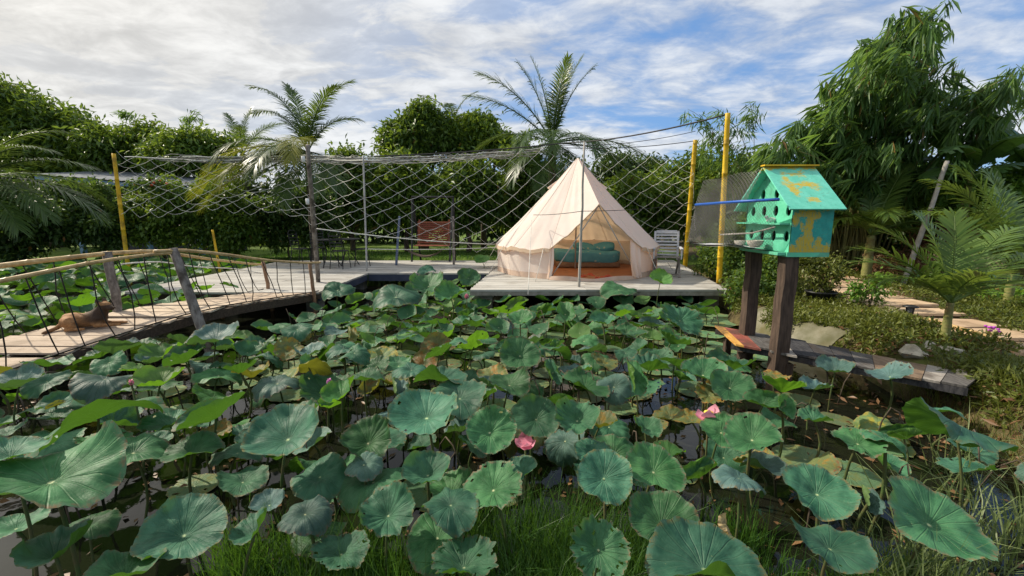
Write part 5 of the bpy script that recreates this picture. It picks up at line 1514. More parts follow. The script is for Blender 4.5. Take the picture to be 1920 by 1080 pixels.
# the rest of the crowd, spread by hand-set density
def in_pond(x, y):
    if x > float(bank_x(y)) - .35 or y < 1.9: return False
    if LXL - .1 < x < LXR + .1 and y > LY0 - .05: return False
    if x > LXR - .05 and x < tl(y) and y > LYI - .15: return False
    if x > tl(y) - .05 and y > TY0 + .10: return False
    if bxn(y) - BW - .15 < x < bxn(y) + (.42 if y < 7.0 else .15): return False
    if y > 9.0 and x > LXL - .3 and not (LXR < x < tl(y)): return False
    return -13.2 < x and y < 13.4
def shown(x, y, z=.3, m=60):
    d = Vector((x, y, z - H_EYE)); dep = d.dot(_fw)
    if dep < .3: return False
    px = 960 + F * d.x / dep; py = 540 - F * d.dot(_up) / dep
    return -m < px < 1920 + m and py < 1080 + m
def g_dist(x, y):
    a, b = (g0n + g0f) / 2, (g1n + g1f) / 2
    t = min(1, max(0, ((x - a.x) * (b.x - a.x) + (y - a.y) * (b.y - a.y)) / ((b - a).length_squared)))
    return math.hypot(x - a.x - t * (b.x - a.x), y - a.y - t * (b.y - a.y))
crowd = []
tries = 0
while tries < 24000:
    tries += 1
    x, y = rl.uniform(-12.8, 3.5), rl.uniform(2.2, 13)
    if not in_pond(x, y) or not shown(x, y): continue
    dep = y
    dia = rl.triangular(.24, .50, .36) if y > 3.2 else rl.uniform(.22, .36)
    gap = .60 * dia if y < 6.2 else .50 * dia
    left = x < bxn(y)
    # leave open water by the bank, at the near corner and in the grey patch
    if y < 3.0 and x > 1.9 and rl.random() < .6: continue
    if y < 4.6 and x < 1.9: gap *= .78
    if y < 5.3 and x > 1.55 and rl.random() < .80: continue
    if 4.0 < y < 5.6 and .7 < x < 1.7 and rl.random() < .7: continue
    z = rl.uniform(.14, .46) if not left else rl.uniform(.2, .55)
    if not left:
        if y > 6.0: z = rl.uniform(.05, .24)
        elif y > 4.8: z = rl.uniform(.08, .32)
    if y < 3.2: z = rl.uniform(.08, .30)
    if g_dist(x, y) < .50: continue
    qx = 960 + F * x / (y * math.cos(PITCH) + (H_EYE - z) * math.sin(PITCH)); qy = 408 + F * (H_EYE - z) / y
    if 1300 < qx < 1510 and 590 < qy < 700 and (z > .12 or y > 4.3): continue
    if -2.6 < x < -1.15 and y < 2.45: continue
    if any((x - a) ** 2 + (y - b) ** 2 < (gap + .45 * r) ** 2 for a, b, c, r in placed): continue
    crowd.append((x, y, z, dia, left)); placed.append((x, y, z, dia / 2))
def size_seen(c): return c[3] / c[1]
crowd.sort(key=size_seen, reverse=True)
CROWD_OBJ = []
singles, mass = crowd[:300 - len(HL)], crowd[300 - len(HL):]
TONE = {'lotus': 'blue-green', 'lotus_young': 'lime green', 'lotus_grey': 'grey-green', 'lotus_old': 'yellowing'}
for (x, y, z, dia, left) in singles:
    mtl = rl.choices(['lotus', 'lotus_young', 'lotus_grey', 'lotus_old'], [62, 13, 14, 11] if not left else [60, 34, 6, 0])[0]
    shp = rl.choice([0, 0, 1, 2, 3, 4, 5, 6, 7, 8, 9, 10, 11, 12, 13])
    tx, ty = rl.gauss(-.02, .26), rl.gauss(-.03, .26)
    if mtl == 'lotus_young': tx -= .35
    if left: where = 'in the crowd beyond the bamboo bridge'
    elif y > LY0 - .1: where = 'in the inlet between the two decks'
    elif x < -2.2: where = 'in the crowd between the bridge and the middle pond'
    elif y > 6.2: where = 'in the far crowd below the tent deck'
    elif x > 1.4: where = 'in the crowd near the birdhouse posts'
    elif y > 4.2: where = 'in the thick crowd of the middle pond'
    else: where = 'low among the big near leaves'
    size = 'large' if dia > .40 else ('small' if dia < .30 else 'middling')
    o = lotus(Vector((x, y, z)), dia, tx, ty, rl.uniform(0, 6.28), shp, mtl, f'{size} {TONE[mtl]} lotus leaf {where}', 'lotus leaves standing in the pond')
    CROWD_OBJ.append((o, Vector((x, y, z)), f'{size} {TONE[mtl]} lotus leaf'))
if mass:
    Vs, Fs, UVs, mi, o = [], [], [], [], 0
    lowg = [blade_mesh(500 + i, 5, 26, **SHAPES[i]) for i in (0, 1, 2, 4, 5, 7, 10)]
    for (x, y, z, dia, left) in mass:
        V, F_, UV = lowg[rl.randrange(len(lowg))]
        q = (Quaternion((1, 0, 0), rl.gauss(.05, .3)) @ Quaternion((0, 1, 0), rl.gauss(0, .28)) @ Quaternion((0, 0, 1), rl.uniform(0, 6.28))).to_matrix()
        W = V @ np.array(q).T * dia / 2 + np.array([x, y, z])
        Vs.append(W); Fs += [tuple(i + o for i in f) for f in F_]; UVs += UV; mi += [1 if rl.random() < .25 else 0] * len(F_); o += len(W)
    me = bpy.data.meshes.new('lotus_mass'); me.from_pydata([tuple(v) for v in np.concatenate(Vs)], [], Fs)
    me.uv_layers.new(name='UVMap').data.foreach_set('uv', np.array([q for f in UVs for q in f], np.float32))
    me.polygons.foreach_set('use_smooth', [True] * len(Fs)); me.polygons.foreach_set('material_index', mi)
    me.materials.append(M['lotus']); me.materials.append(M['lotus_young']); me.update()
    tag(link('far_lotus_leaves', me), 'distant mass of small lotus leaves', 'lotus leaves', kind='stuff')
print('LOTUS', len(HL), len(singles), len(mass))
# floating pads
pads = []
tries = 0
while tries < 9000 and len(pads) < 150:
    tries += 1
    x, y = rl.uniform(-6.5, 3.4), rl.uniform(2.4, 8.2)
    if not in_pond(x, y) or not shown(x, y, 0): continue
    dense = (y > 4.3 and -3.4 < x < 2.6)
    if not dense and rl.random() < .8: continue
    if y < 3.4 and rl.random() < .6: continue
    dia = rl.uniform(.22, .46)
    if any((x - a) ** 2 + (y - b) ** 2 < (.47 * (dia + d_)) ** 2 for a, b, d_ in pads): continue
    pads.append((x, y, dia))
FIXP = [(1290, 655, 48, 'small round lime pad floating alone in mid pond'), (1350, 660, 70, 'speckled pad floating below the gangplank end'), (1590, 885, 110, 'pale split pad floating below the birdhouse with a twig on it'), (1510, 862, 120, 'pale floating pad beside the dark water under the posts'), (1165, 765, 70, 'yellowing pad floating beside grey water'), (1100, 745, 60, 'yellow and green pad at the grey water edge'), (1040, 845, 50, 'pale pad under the drooping pink flower'), (1330, 600, 130, 'broad grey-green pad by the deck pier'), (1235, 690, 90, 'dull pad floating among the middle leaves')]
def pad(x, y, dia, label):
    z = .006 + rl.uniform(0, .006)
    o = link('floating_leaf', blade_for(rl.randrange(4), 'pad', PADGEO), None, None, (x, y, z), (0, 0, rl.uniform(0, 6.28)), (dia / 2,) * 3)
    tag(o, label, 'lotus pad', 'lotus pads floating on the water')
    return o
for px, py, w, lab in FIXP:
    p = P(px, py, .01); pad(p.x, p.y, w * p.y / F, lab)
PAD_OBJ = []
for x, y, dia in pads:
    if any((x - P(q[0], q[1]).x) ** 2 + (y - P(q[0], q[1]).y) ** 2 < (.5 * dia + .1) ** 2 for q in FIXP): continue
    where = 'between the bridge and the inlet' if x < -2.2 else ('in front of the tent deck' if y > 6.0 else ('near the birdhouse posts' if x > 1.3 else 'in the middle of the pond'))
    PAD_OBJ.append((pad(x, y, dia, f'pale flat lotus pad floating {where}'), Vector((x, y, 0)), ('broad' if dia > .34 else 'small') + ' pale lotus pad floating'))

# lotus flowers
def petal_mesh(L, W, curl, mtl):
    m = MB()
    def S(u, v):
        w = W * math.sin(math.pi * min(1, .12 + .88 * v) ** .8) * (u - .5) * 2
        a = curl * v
        return Vector((w, L * v * math.cos(a), L * v * math.sin(a) * .6 + .35 * abs(w) ** 1.2))
    m.grid(S, 4, 6)
    me = m.mesh('petal', True); me.materials.append(M[mtl]); return me
PT = {k: petal_mesh(.12, .038, .9, k) for k in ('petal', 'petal_mauve')}
def flower(p, op, n, scale, label, mtl='petal', tilt=0.0, podless=False, hang=0):
    f = empty('lotus_flower', (p.x, p.y, -.05), label, 'lotus flower', 'lotus flowers')
    top = Vector((0, 0, p.z + .05))
    m = MB(); m.tube([(0, 0, 0), (.01, .01, p.z * .5), top], .007, 6); m.build('stem', 'stem', f, True)
    if not podless:
        m = MB(); m.lathe([(.008, -.01), (.022, .02), (.03, .045), (.027, .05), (.0, .05)], 12); m.build('seed_pod', 'pod', f, True, top)
    for i in range(n):
        inner = i % 2
        q = Quaternion((0, 0, 1), i * 2 * math.pi / n + .2) @ Quaternion((1, 0, 0), op + (.25 if inner else 0) - (hang if i in (0, 1) else 0))
        o = link('petal', PT[mtl], None, f, top, None, (scale * (.85 if inner else 1),) * 3)
        o.rotation_mode = 'QUATERNION'; o.rotation_quaternion = Quaternion((1, 0, 0), tilt) @ q
flower(P(1328, 786, .46), .35, 5, 1.15, 'pink lotus flower with a yellow heart, shedding its petals', hang=.8)
flower(P(985, 835, .36), .2, 6, .95, 'drooping pink lotus flower under the rounded leaf', tilt=.4, podless=True, hang=.6)
flower(P(875, 560, .36), .9, 9, .95, 'open pink lotus flower at the tent deck corner', podless=True)
flower(P(1308, 610, .34), 1.05, 8, .8, 'mauve lotus bud beside the perforated leaf', 'petal_mauve', podless=True)
flower(P(1051, 658, .30), 1.15, 6, .6, 'small pink lotus bud in the middle pond', podless=True)
flower(P(247, 722, .50), 1.2, 5, .5, 'tiny pale lotus bud beside the bowl-shaped leaf', podless=True)
flower(P(618, 722, .40), 1.2, 5, .62, 'closed mauve lotus bud in the middle pond', 'petal_mauve', podless=True)

# every leaf and pad of the crowd is told by the landmark it stands next to
LANDMARKS = [(540, 825, 'the largest smooth leaf'), (95, 905, 'the huge creased leaf'), (345, 1005, 'the broad smooth near leaf'), (800, 785, 'the ragged bright leaf'),
 (918, 812, 'the torn leaf by the pink flower'), (985, 835, 'the drooping pink flower'), (1328, 786, 'the yellow-hearted pink flower'), (1132, 898, 'the round pale-veined leaf'),
 (1240, 985, 'the smooth shallow near leaf'), (1532, 928, 'the half-shadowed round leaf'), (1742, 985, 'the very large dark leaf'), (1608, 833, 'the torn-winged leaf'),
 (1410, 826, 'the pale rim-eaten leaf'), (1463, 700, 'the front birdhouse post'), (1405, 660, 'the rear birdhouse post'), (975, 668, 'the upright round leaf'), (1188, 712, 'the heart-folded leaf'),
 (1318, 704, 'the brown-middled wrinkled leaf'), (690, 832, 'the leaf shaded by the largest'), (405, 785, 'the lime-flanked leaf'), (642, 744, 'the curled lit-edged leaf'), (300, 722, 'the lime bowl-shaped leaf'),
 (36, 724, 'the grey-blue bowl-shaped leaf'), (405, 640, 'the ribbed bluish leaf'), (345, 620, 'the near bridge post'), (175, 590, 'the dog'), (1275, 602, 'the perforated leaf'), (600, 555, 'the timber pole'),
 (742, 558, 'the broad domed leaf'), (875, 557, 'the open pink flower'), (1084, 570, 'the stick pole'), (1130, 606, 'the oval cupped leaf'), (975, 602, 'the pale saucer-like leaf'), (1340, 575, 'the deck corner pier'),
 (243, 530, 'the yellow pole in the pond'), (1051, 658, 'the small pink bud'), (618, 722, 'the mauve bud'), (802, 892, 'the cupped wavy leaf'), (728, 968, 'the frilled near leaf'), (925, 920, 'the hole-eaten leaf'),
 (500, 560, 'the brown bridge end post'), (862, 748, 'the flat tucked leaf'), (803, 538, 'the ridged inlet leaf'), (845, 557, 'the star-creased leaf'), (1160, 544, 'the leaf peeping over the deck')]
def pix(p):
    d = p - Vector((0, 0, H_EYE)); dep = d.dot(_fw)
    return 960 + F * d.x / dep, 540 - F * d.dot(_up) / dep
def name_by_landmark(objs):
    seen = {}
    for o, p, what in objs:
        x, y = pix(p)
        lx, ly, ln = min(LANDMARKS, key=lambda q: (q[0] - x) ** 2 + (2.0 * (q[1] - y)) ** 2)
        dx, dy = x - lx, 2.0 * (y - ly)
        rel = ('right of' if dx > 0 else 'left of') if abs(dx) > abs(dy) else ('in front of' if dy > 0 else 'behind')
        seen.setdefault((what, rel, ln), []).append((math.hypot(dx, dy), o))
    for (what, rel, ln), lst in seen.items():
        lst.sort(key=lambda q: q[0])
        for i, (_, o) in enumerate(lst):
            rank = '' if len(lst) == 1 else ('nearest ' if i == 0 else ['second', 'third', 'fourth', 'fifth', 'sixth', 'seventh', 'eighth', 'ninth', 'tenth'][min(i - 1, 8)] + ' nearest ')
            o['label'] = f'{rank}{what} {rel} {ln}'
name_by_landmark(CROWD_OBJ)
name_by_landmark(PAD_OBJ)

# ------------------------------------------------------------------ broad-leaved trees and shrubs
def LB(px, py, Y, rx, rz, ry=None):
    k = Y / F
    return (PD(px, py, Y), (rx * k, (ry if ry else .75 * rx) * k, rz * k))
def crown_arrays(rng, lobes, nclump, per, L, W, droop=.35, spread=.16, tmu=.45, inner=.5):
    sub_ = []
    for c, r in lobes:
        sub_.append((c, (r[0] * .72, r[1] * .72, r[2] * .72)))
        for _ in range(11):
            q = unit(rng.normal(size=3) + np.array([0, -.25, .25]))
            f = rng.uniform(.55, .95); k = rng.uniform(.24, .42)
            sub_.append((Vector((c[0] + q[0] * r[0] * f, c[1] + q[1] * r[1] * f, c[2] + q[2] * r[2] * f)), (r[0] * k, r[1] * k, r[2] * k * .85)))
    lobes = sub_
    w = np.array([r[0] * r[1] + r[0] * r[2] + r[1] * r[2] for _, r in lobes]); w = w / w.sum()
    li = rng.choice(len(lobes), nclump, p=w)
    C = np.array([tuple(lobes[i][0]) for i in li]); Rd = np.array([lobes[i][1] for i in li])
    d = unit(rng.normal(size=(nclump, 3)) + np.array([0, -.15, .12]))
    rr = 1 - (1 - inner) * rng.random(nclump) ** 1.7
    # uneven outline: bulges and hollows
    ph = rng.uniform(0, 6.28, 6)
    bump = 1 + .16 * np.sin(4.5 * d[:, 0] + ph[0]) * np.sin(4 * d[:, 2] + ph[1]) + .10 * np.sin(9 * d[:, 1] + ph[2]) * np.sin(8 * d[:, 2] + 5 * d[:, 0] + ph[3])
    stray = np.where(rng.random(nclump) < .13, rng.uniform(1.1, 1.5, nclump), 1.0)
    cp = C + d * Rd * (rr * bump * stray)[:, None]
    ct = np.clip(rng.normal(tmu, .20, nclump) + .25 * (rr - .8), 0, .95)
    base = np.repeat(cp, per, 0) + rng.normal(size=(nclump * per, 3)) * spread * np.array([1, 1, .7])
    out = np.repeat(d, per, 0)
    ld = unit(out * .55 + rng.normal(size=base.shape) * .75 + np.array([0, 0, -droop]))
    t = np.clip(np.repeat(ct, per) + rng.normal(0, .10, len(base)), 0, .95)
    t = np.where(rng.random(len(base)) < .006, 1.0, t)
    n = len(base)
    return leaf_arrays(rng, base, ld, L * rng.uniform(.7, 1.25, n), W * rng.uniform(.75, 1.2, n), t)
def trunk_mesh(base, lobes, r, rg):
    m = MB()
    base = Vector(base)
    cs = [Vector(c) for c, _ in lobes]
    mid = sum(cs, Vector()) / len(cs)
    fork = base.lerp(Vector((mid.x, mid.y, mid.z)), .38)
    pts = [base + Vector((0, 0, -.2)), base.lerp(fork, .5) + Vector((rg.uniform(-.12, .12), rg.uniform(-.1, .1), 0)), fork]
    m.tube(pts, [r * 1.3, r, r * .8], 9)
    for c, rad in lobes:
        e = Vector(c)
        m.tube([fork + Vector((0, 0, -.1)), fork.lerp(e, .5) + Vector((rg.uniform(-.2, .2), rg.uniform(-.2, .2), rg.uniform(0, .25))), e], [r * .62, r * .42, r * .16], 7)
        for _ in range(4):
            q = Vector((rg.gauss(0, 1), rg.gauss(0, 1), rg.gauss(.3, 1))).normalized()
            m.tube([fork.lerp(e, rg.uniform(.6, .95)), e + Vector((q.x * rad[0], q.y * rad[1], q.z * rad[2])) * .8], [r * .22, r * .05], 5)
    return m
seedc = [1000]
def tree(name, label, cat, lobes, nclump, per, L, W, mtl, group=None, base=None, r=.10, droop=.35, spread=.16, tmu=.45, inner=.5):
    seedc[0] += 1
    rng = np.random.default_rng(seedc[0]); rg = random.Random(seedc[0])
    mid = sum((Vector(c) for c, _ in lobes), Vector()) / len(lobes)
    if base is None: base = (mid.x, mid.y)
    b = Vector((base[0], base[1], gh(base[0], base[1])))
    t = empty(name, b, label, cat, group)
    trunk_mesh(b, lobes, r, rg).build('trunk', 'trunk', t, True)
    V, T, c = crown_arrays(rng, lobes, nclump, per, L, W, droop, spread, tmu, inner)
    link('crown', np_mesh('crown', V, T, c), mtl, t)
    set_parent_world(t)
    return t
TG = 'trees behind the pond'
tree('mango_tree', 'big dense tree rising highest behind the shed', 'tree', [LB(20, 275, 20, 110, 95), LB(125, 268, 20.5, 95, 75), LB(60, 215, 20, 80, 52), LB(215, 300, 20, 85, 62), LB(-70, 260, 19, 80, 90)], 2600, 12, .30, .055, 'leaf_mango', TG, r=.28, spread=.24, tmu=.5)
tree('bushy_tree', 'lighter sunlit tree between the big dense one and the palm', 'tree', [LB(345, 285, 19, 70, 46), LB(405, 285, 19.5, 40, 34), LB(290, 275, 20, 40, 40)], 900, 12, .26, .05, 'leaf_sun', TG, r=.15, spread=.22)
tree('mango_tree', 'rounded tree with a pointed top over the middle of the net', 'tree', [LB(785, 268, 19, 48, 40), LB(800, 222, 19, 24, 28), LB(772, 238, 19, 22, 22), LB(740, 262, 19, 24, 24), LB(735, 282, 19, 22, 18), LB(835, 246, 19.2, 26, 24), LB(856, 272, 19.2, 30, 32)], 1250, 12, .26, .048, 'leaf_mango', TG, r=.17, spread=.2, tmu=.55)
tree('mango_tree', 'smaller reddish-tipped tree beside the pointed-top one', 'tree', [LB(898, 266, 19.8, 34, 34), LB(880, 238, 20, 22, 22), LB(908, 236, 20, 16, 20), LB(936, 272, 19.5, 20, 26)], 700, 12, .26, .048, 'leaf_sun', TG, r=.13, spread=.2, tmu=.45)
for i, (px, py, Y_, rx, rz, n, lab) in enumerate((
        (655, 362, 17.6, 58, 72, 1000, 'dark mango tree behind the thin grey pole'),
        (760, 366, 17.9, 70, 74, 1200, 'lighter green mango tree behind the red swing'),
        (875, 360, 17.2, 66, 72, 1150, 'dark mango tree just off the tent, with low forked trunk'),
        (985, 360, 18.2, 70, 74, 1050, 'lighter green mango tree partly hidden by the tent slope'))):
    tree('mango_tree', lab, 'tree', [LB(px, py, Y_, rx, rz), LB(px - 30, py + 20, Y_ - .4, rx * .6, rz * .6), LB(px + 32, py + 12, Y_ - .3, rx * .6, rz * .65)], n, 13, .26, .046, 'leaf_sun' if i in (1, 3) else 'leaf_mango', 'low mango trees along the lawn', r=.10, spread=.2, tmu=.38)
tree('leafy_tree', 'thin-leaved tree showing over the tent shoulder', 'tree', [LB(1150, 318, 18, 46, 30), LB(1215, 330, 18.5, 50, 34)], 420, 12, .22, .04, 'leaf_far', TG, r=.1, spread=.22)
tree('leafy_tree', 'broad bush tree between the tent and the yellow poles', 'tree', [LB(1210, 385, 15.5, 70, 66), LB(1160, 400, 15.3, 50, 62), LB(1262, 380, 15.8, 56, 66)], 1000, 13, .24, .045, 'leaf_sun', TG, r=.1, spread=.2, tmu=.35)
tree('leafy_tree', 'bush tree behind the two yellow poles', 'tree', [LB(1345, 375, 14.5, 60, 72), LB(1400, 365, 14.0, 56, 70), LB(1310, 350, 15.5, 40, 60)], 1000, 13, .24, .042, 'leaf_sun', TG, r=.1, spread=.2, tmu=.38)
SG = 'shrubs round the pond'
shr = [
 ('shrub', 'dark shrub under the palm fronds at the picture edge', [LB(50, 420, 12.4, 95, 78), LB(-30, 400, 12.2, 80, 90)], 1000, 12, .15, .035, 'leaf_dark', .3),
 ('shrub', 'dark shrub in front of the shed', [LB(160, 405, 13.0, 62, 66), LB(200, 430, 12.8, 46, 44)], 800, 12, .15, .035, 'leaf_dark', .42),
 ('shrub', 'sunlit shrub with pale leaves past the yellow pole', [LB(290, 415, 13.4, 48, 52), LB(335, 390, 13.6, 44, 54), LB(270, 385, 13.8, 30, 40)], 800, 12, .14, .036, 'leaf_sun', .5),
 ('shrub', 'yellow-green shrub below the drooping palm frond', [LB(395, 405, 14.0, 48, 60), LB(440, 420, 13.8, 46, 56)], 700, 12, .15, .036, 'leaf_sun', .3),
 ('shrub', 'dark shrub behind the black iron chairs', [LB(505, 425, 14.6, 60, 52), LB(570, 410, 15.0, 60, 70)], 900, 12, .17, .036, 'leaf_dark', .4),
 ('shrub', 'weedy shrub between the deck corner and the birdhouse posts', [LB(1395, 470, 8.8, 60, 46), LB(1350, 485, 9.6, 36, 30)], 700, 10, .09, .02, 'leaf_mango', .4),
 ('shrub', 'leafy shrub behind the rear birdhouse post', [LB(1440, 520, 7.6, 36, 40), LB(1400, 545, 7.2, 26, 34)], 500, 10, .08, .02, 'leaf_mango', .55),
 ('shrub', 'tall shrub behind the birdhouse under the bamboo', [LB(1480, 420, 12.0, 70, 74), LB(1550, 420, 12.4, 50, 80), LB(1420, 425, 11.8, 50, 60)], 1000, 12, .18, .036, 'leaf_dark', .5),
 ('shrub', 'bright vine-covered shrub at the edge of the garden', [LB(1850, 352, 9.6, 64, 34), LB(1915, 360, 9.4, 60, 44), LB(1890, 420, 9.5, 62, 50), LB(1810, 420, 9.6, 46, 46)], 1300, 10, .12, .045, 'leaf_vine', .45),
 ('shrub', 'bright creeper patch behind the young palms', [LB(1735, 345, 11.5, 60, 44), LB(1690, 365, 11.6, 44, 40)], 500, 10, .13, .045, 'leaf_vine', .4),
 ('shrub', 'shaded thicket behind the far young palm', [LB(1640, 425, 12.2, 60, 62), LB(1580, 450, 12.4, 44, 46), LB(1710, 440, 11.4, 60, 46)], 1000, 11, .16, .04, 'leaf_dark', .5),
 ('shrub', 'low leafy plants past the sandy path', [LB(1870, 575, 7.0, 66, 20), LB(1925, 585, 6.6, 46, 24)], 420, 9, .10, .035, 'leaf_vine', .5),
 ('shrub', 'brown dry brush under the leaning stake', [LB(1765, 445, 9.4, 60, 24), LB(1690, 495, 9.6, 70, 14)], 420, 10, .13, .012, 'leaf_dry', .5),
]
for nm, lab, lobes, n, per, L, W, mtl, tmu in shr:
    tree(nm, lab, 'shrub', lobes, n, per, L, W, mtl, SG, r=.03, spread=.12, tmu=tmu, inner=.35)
# leaves of the potted shrub
rng = np.random.default_rng(61)
lob = [(POT + Vector((0, 0, .42)), (.26, .26, .26)), (POT + Vector((-.22, .15, .62)), (.22, .22, .26)), (POT + Vector((.12, .1, .60)), (.2, .2, .16))]
V, T, c = crown_arrays(rng, lob, 300, 9, .06, .014, .1, .06, .5, .2)
m = trunk_mesh(POT + Vector((0, 0, .14)), lob, .014, random.Random(2)); m.build('twigs', 'trunk', fp)
link('leaves', np_mesh('leaves', V, T, c), 'leaf_ground', fp)
set_parent_world(fp)
for o in fp.children:
    if o.name.startswith('pot'): o.matrix_parent_inverse = Matrix.Identity(4)

# far wood closing the view: reads as one mass
rng = np.random.default_rng(5)
lobes = []
for px in range(-120, 2060, 62):
    lobes.append(LB(px, 392 + rng.uniform(-20, 25), 24 + rng.uniform(-1, 1.5), 62, 72 + rng.uniform(-12, 16)))
V, T, c = crown_arrays(rng, lobes, 5200, 9, .42, .10, .3, .4, .3, .25)
m = link('far_wood', np_mesh('far_wood', V, T, c), 'leaf_far'); tag(m, 'dark belt of distant trees closing the view', 'trees', kind='stuff')

# ------------------------------------------------------------------ palms
def frond_mesh(L, elev, droop, npairs, leafL, seed, vee=.2, sag=.35, wid=.022, ragged=.0):
    rg = np.random.default_rng(seed)
    n = 26
    s = np.linspace(0, 1, n)
    ang = elev - droop * s ** 1.5
    dx = np.cos(ang) * L / (n - 1); dz = np.sin(ang) * L / (n - 1)
    px = np.concatenate([[0], np.cumsum(dx[:-1])]); pz = np.concatenate([[0], np.cumsum(dz[:-1])])
    m = MB(); m.tube([(px[i], 0, pz[i]) for i in range(n)], [lerp(.026, .004, s[i]) * (L / 2.4) ** .5 for i in range(n)], 5)
    nv0 = len(m.v)
    V, T = [], []
    tint = []
    for k in range(npairs):
        t = .14 + .86 * (k + .5) / npairs
        i = t * (n - 1); i0 = int(min(i, n - 2)); f = i - i0
        p = np.array([px[i0] + (px[i0 + 1] - px[i0]) * f, 0, pz[i0] + (pz[i0 + 1] - pz[i0]) * f])
        a = np.interp(t, s, ang)
        tg = np.array([math.cos(a), 0, math.sin(a)]); nm = np.array([-math.sin(a), 0, math.cos(a)])
        ll = leafL * (math.sin(math.pi * (.10 + .84 * t)) ** .55) * rg.uniform(.88, 1.08)
        al = lerp(1.15, .42, t ** 1.3)
        for sd in (-1, 1):
            if rg.random() < ragged: continue
            d = tg * math.cos(al) + np.array([0, sd, 0]) * math.sin(al) + nm * (vee + rg.normal(0, .07)) + rg.normal(0, .04, 3)
            d /= np.linalg.norm(d)
            sdv = np.cross(d, nm); sdv /= np.linalg.norm(sdv)
            sg = sag * rg.uniform(.7, 1.3)
            w = wid * rg.uniform(.85, 1.15)
            st = []
            for u, ww in ((0, .5), (.35, 1.0), (.72, .7)):
                c = p + d * ll * u + np.array([0, 0, -sg * ll * u ** 2])
                st += [c - sdv * w * ww, c + sdv * w * ww]
            st.append(p + d * ll * .98 + np.array([0, 0, -sg * ll]))
            b = len(V); V += st
            T += [(b, b+1, b+3), (b, b+3, b+2), (b+2, b+3, b+5), (b+2, b+5, b+4), (b+4, b+5, b+6)]
            tint += [np.clip(rg.normal(.45, .16), 0, .95)] * 7
    # rachis quads to triangles
    RT = []
    for q in m.f:
        for j in range(1, len(q) - 1): RT.append((q[0], q[j], q[j + 1]))
    VV = np.concatenate([np.array(m.v), np.array(V)])
    TT = np.concatenate([np.array(RT), np.array(T) + nv0])
    return np_mesh('frond', VV, TT, np.concatenate([np.full(nv0, .8), np.array(tint)]))
FC = {}
def frond(parent, az, elev, L, droop, mtl='leaf_palm', base=(0, 0, 0), leafL=None, npairs=64, sag=.35, vee=.2, wid=.015, ragged=0.0):
    key = (round(elev, 1), round(L, 1), round(droop, 1), mtl, leafL, sag)
    if key not in FC:
        me = frond_mesh(L, R(elev), R(droop), npairs, leafL if leafL else L * .26, len(FC) + 40, vee, sag, wid, ragged)
        me.materials.append(M[mtl]); FC[key] = me
    return link('frond', FC[key], None, parent, base, (0, 0, R(az)))
def palm(label, base, crown, r0, r1, fronds, group='coconut palms', tmat='palm_trunk', name='coconut_palm', **kw):
    base, crown = Vector(base), Vector(crown)
    t = empty(name, base, label, 'palm', group)
    c = crown - base
    n = 14; m = MB()
    m.tube([Vector((c.x * (i / n) ** 1.4, c.y * (i / n) ** 1.4, c.z * i / n)) for i in range(n + 1)], [lerp(r0, r1, i / n) * (1.06 if i % 2 else .97) for i in range(n + 1)], 10)
    m.build('trunk', tmat, t, True)
    for fr in fronds:
        fkw = dict(kw); 
        if len(fr) > 4: fkw['mtl'] = fr[4]
        frond(t, fr[0], fr[1], fr[2], fr[3], base=c, **fkw)
    return t
def gpt(p): return Vector((p.x, p.y, gh(p.x, p.y)))
c = PD(577, 286, 13.2)
palm('coconut palm behind the timber pole with long drooping fronds', gpt(PD(588, 440, 13.4)), c, .12, .10,
     [(172, 78, 2.7, 75), (150, 84, 2.2, 40), (15, 80, 2.6, 60), (-30, 72, 2.3, 60), (188, -4, 3.5, 44, 'leaf_palm_yellow'), (204, -14, 3.2, 42, 'leaf_palm_yellow'), (176, 4, 3.4, 55), (215, -22, 2.8, 40), (200, 12, 3.0, 75, 'leaf_palm_yellow'), (228, 20, 2.8, 85), (-75, 20, 2.6, 85, 'leaf_palm_yellow'), (-45, -5, 2.4, 70), (8, 62, 2.0, 80), (165, 66, 2.4, 85), (-100, 10, 2.6, 80), (-130, 5, 2.7, 75, 'leaf_palm_yellow'), (-60, -5, 2.5, 70), (-88, -20, 2.4, 60), (170, 5, 2.8, 70)])
c = PD(1036, 268, 15.0)
palm('coconut palm behind the tent with upright brush-like fronds', gpt(c), c, .17, .13,
     [(14, 80, 3.0, 26), (0, 74, 2.8, 34), (165, 82, 2.9, 20), (178, 75, 2.8, 26), (-60, 82, 2.6, 26), (40, 84, 2.8, 30), (178, 58, 3.4, 42), (172, 44, 3.4, 40), (183, 20, 2.8, 70), (-95, 18, 2.6, 85), (-60, 16, 2.6, 85), (-120, 20, 2.6, 85), (-8, 8, 3.6, 55), (-20, -5, 3.2, 45), (20, 20, 2.6, 80), (-80, -20, 2.4, 65), (-110, -30, 2.3, 55), (-140, -10, 2.4, 75), (-40, -25, 2.3, 60), (160, -10, 2.3, 75)])
c = PD(455, 288, 22.0)
palm('far coconut palm seen over the net behind the shrubs', gpt(c), c, .16, .12, [(180, 45, 2.6, 50), (150, 75, 2.4, 40), (60, 85, 2.4, 30), (0, 55, 2.8, 60), (10, 30, 2.6, 60), (200, 25, 2.4, 70), (-60, 60, 2.2, 80)])
c = PD(850, 228, 20.0)
palm('far coconut palm tip over the middle trees', gpt(c), c, .16, .12, [(170, 60, 2.0, 60), (20, 70, 1.8, 50), (60, 40, 2.0, 70), (140, 35, 2.0, 70), (-90, 40, 1.8, 80)])
c = PD(-60, 338, 8.6)
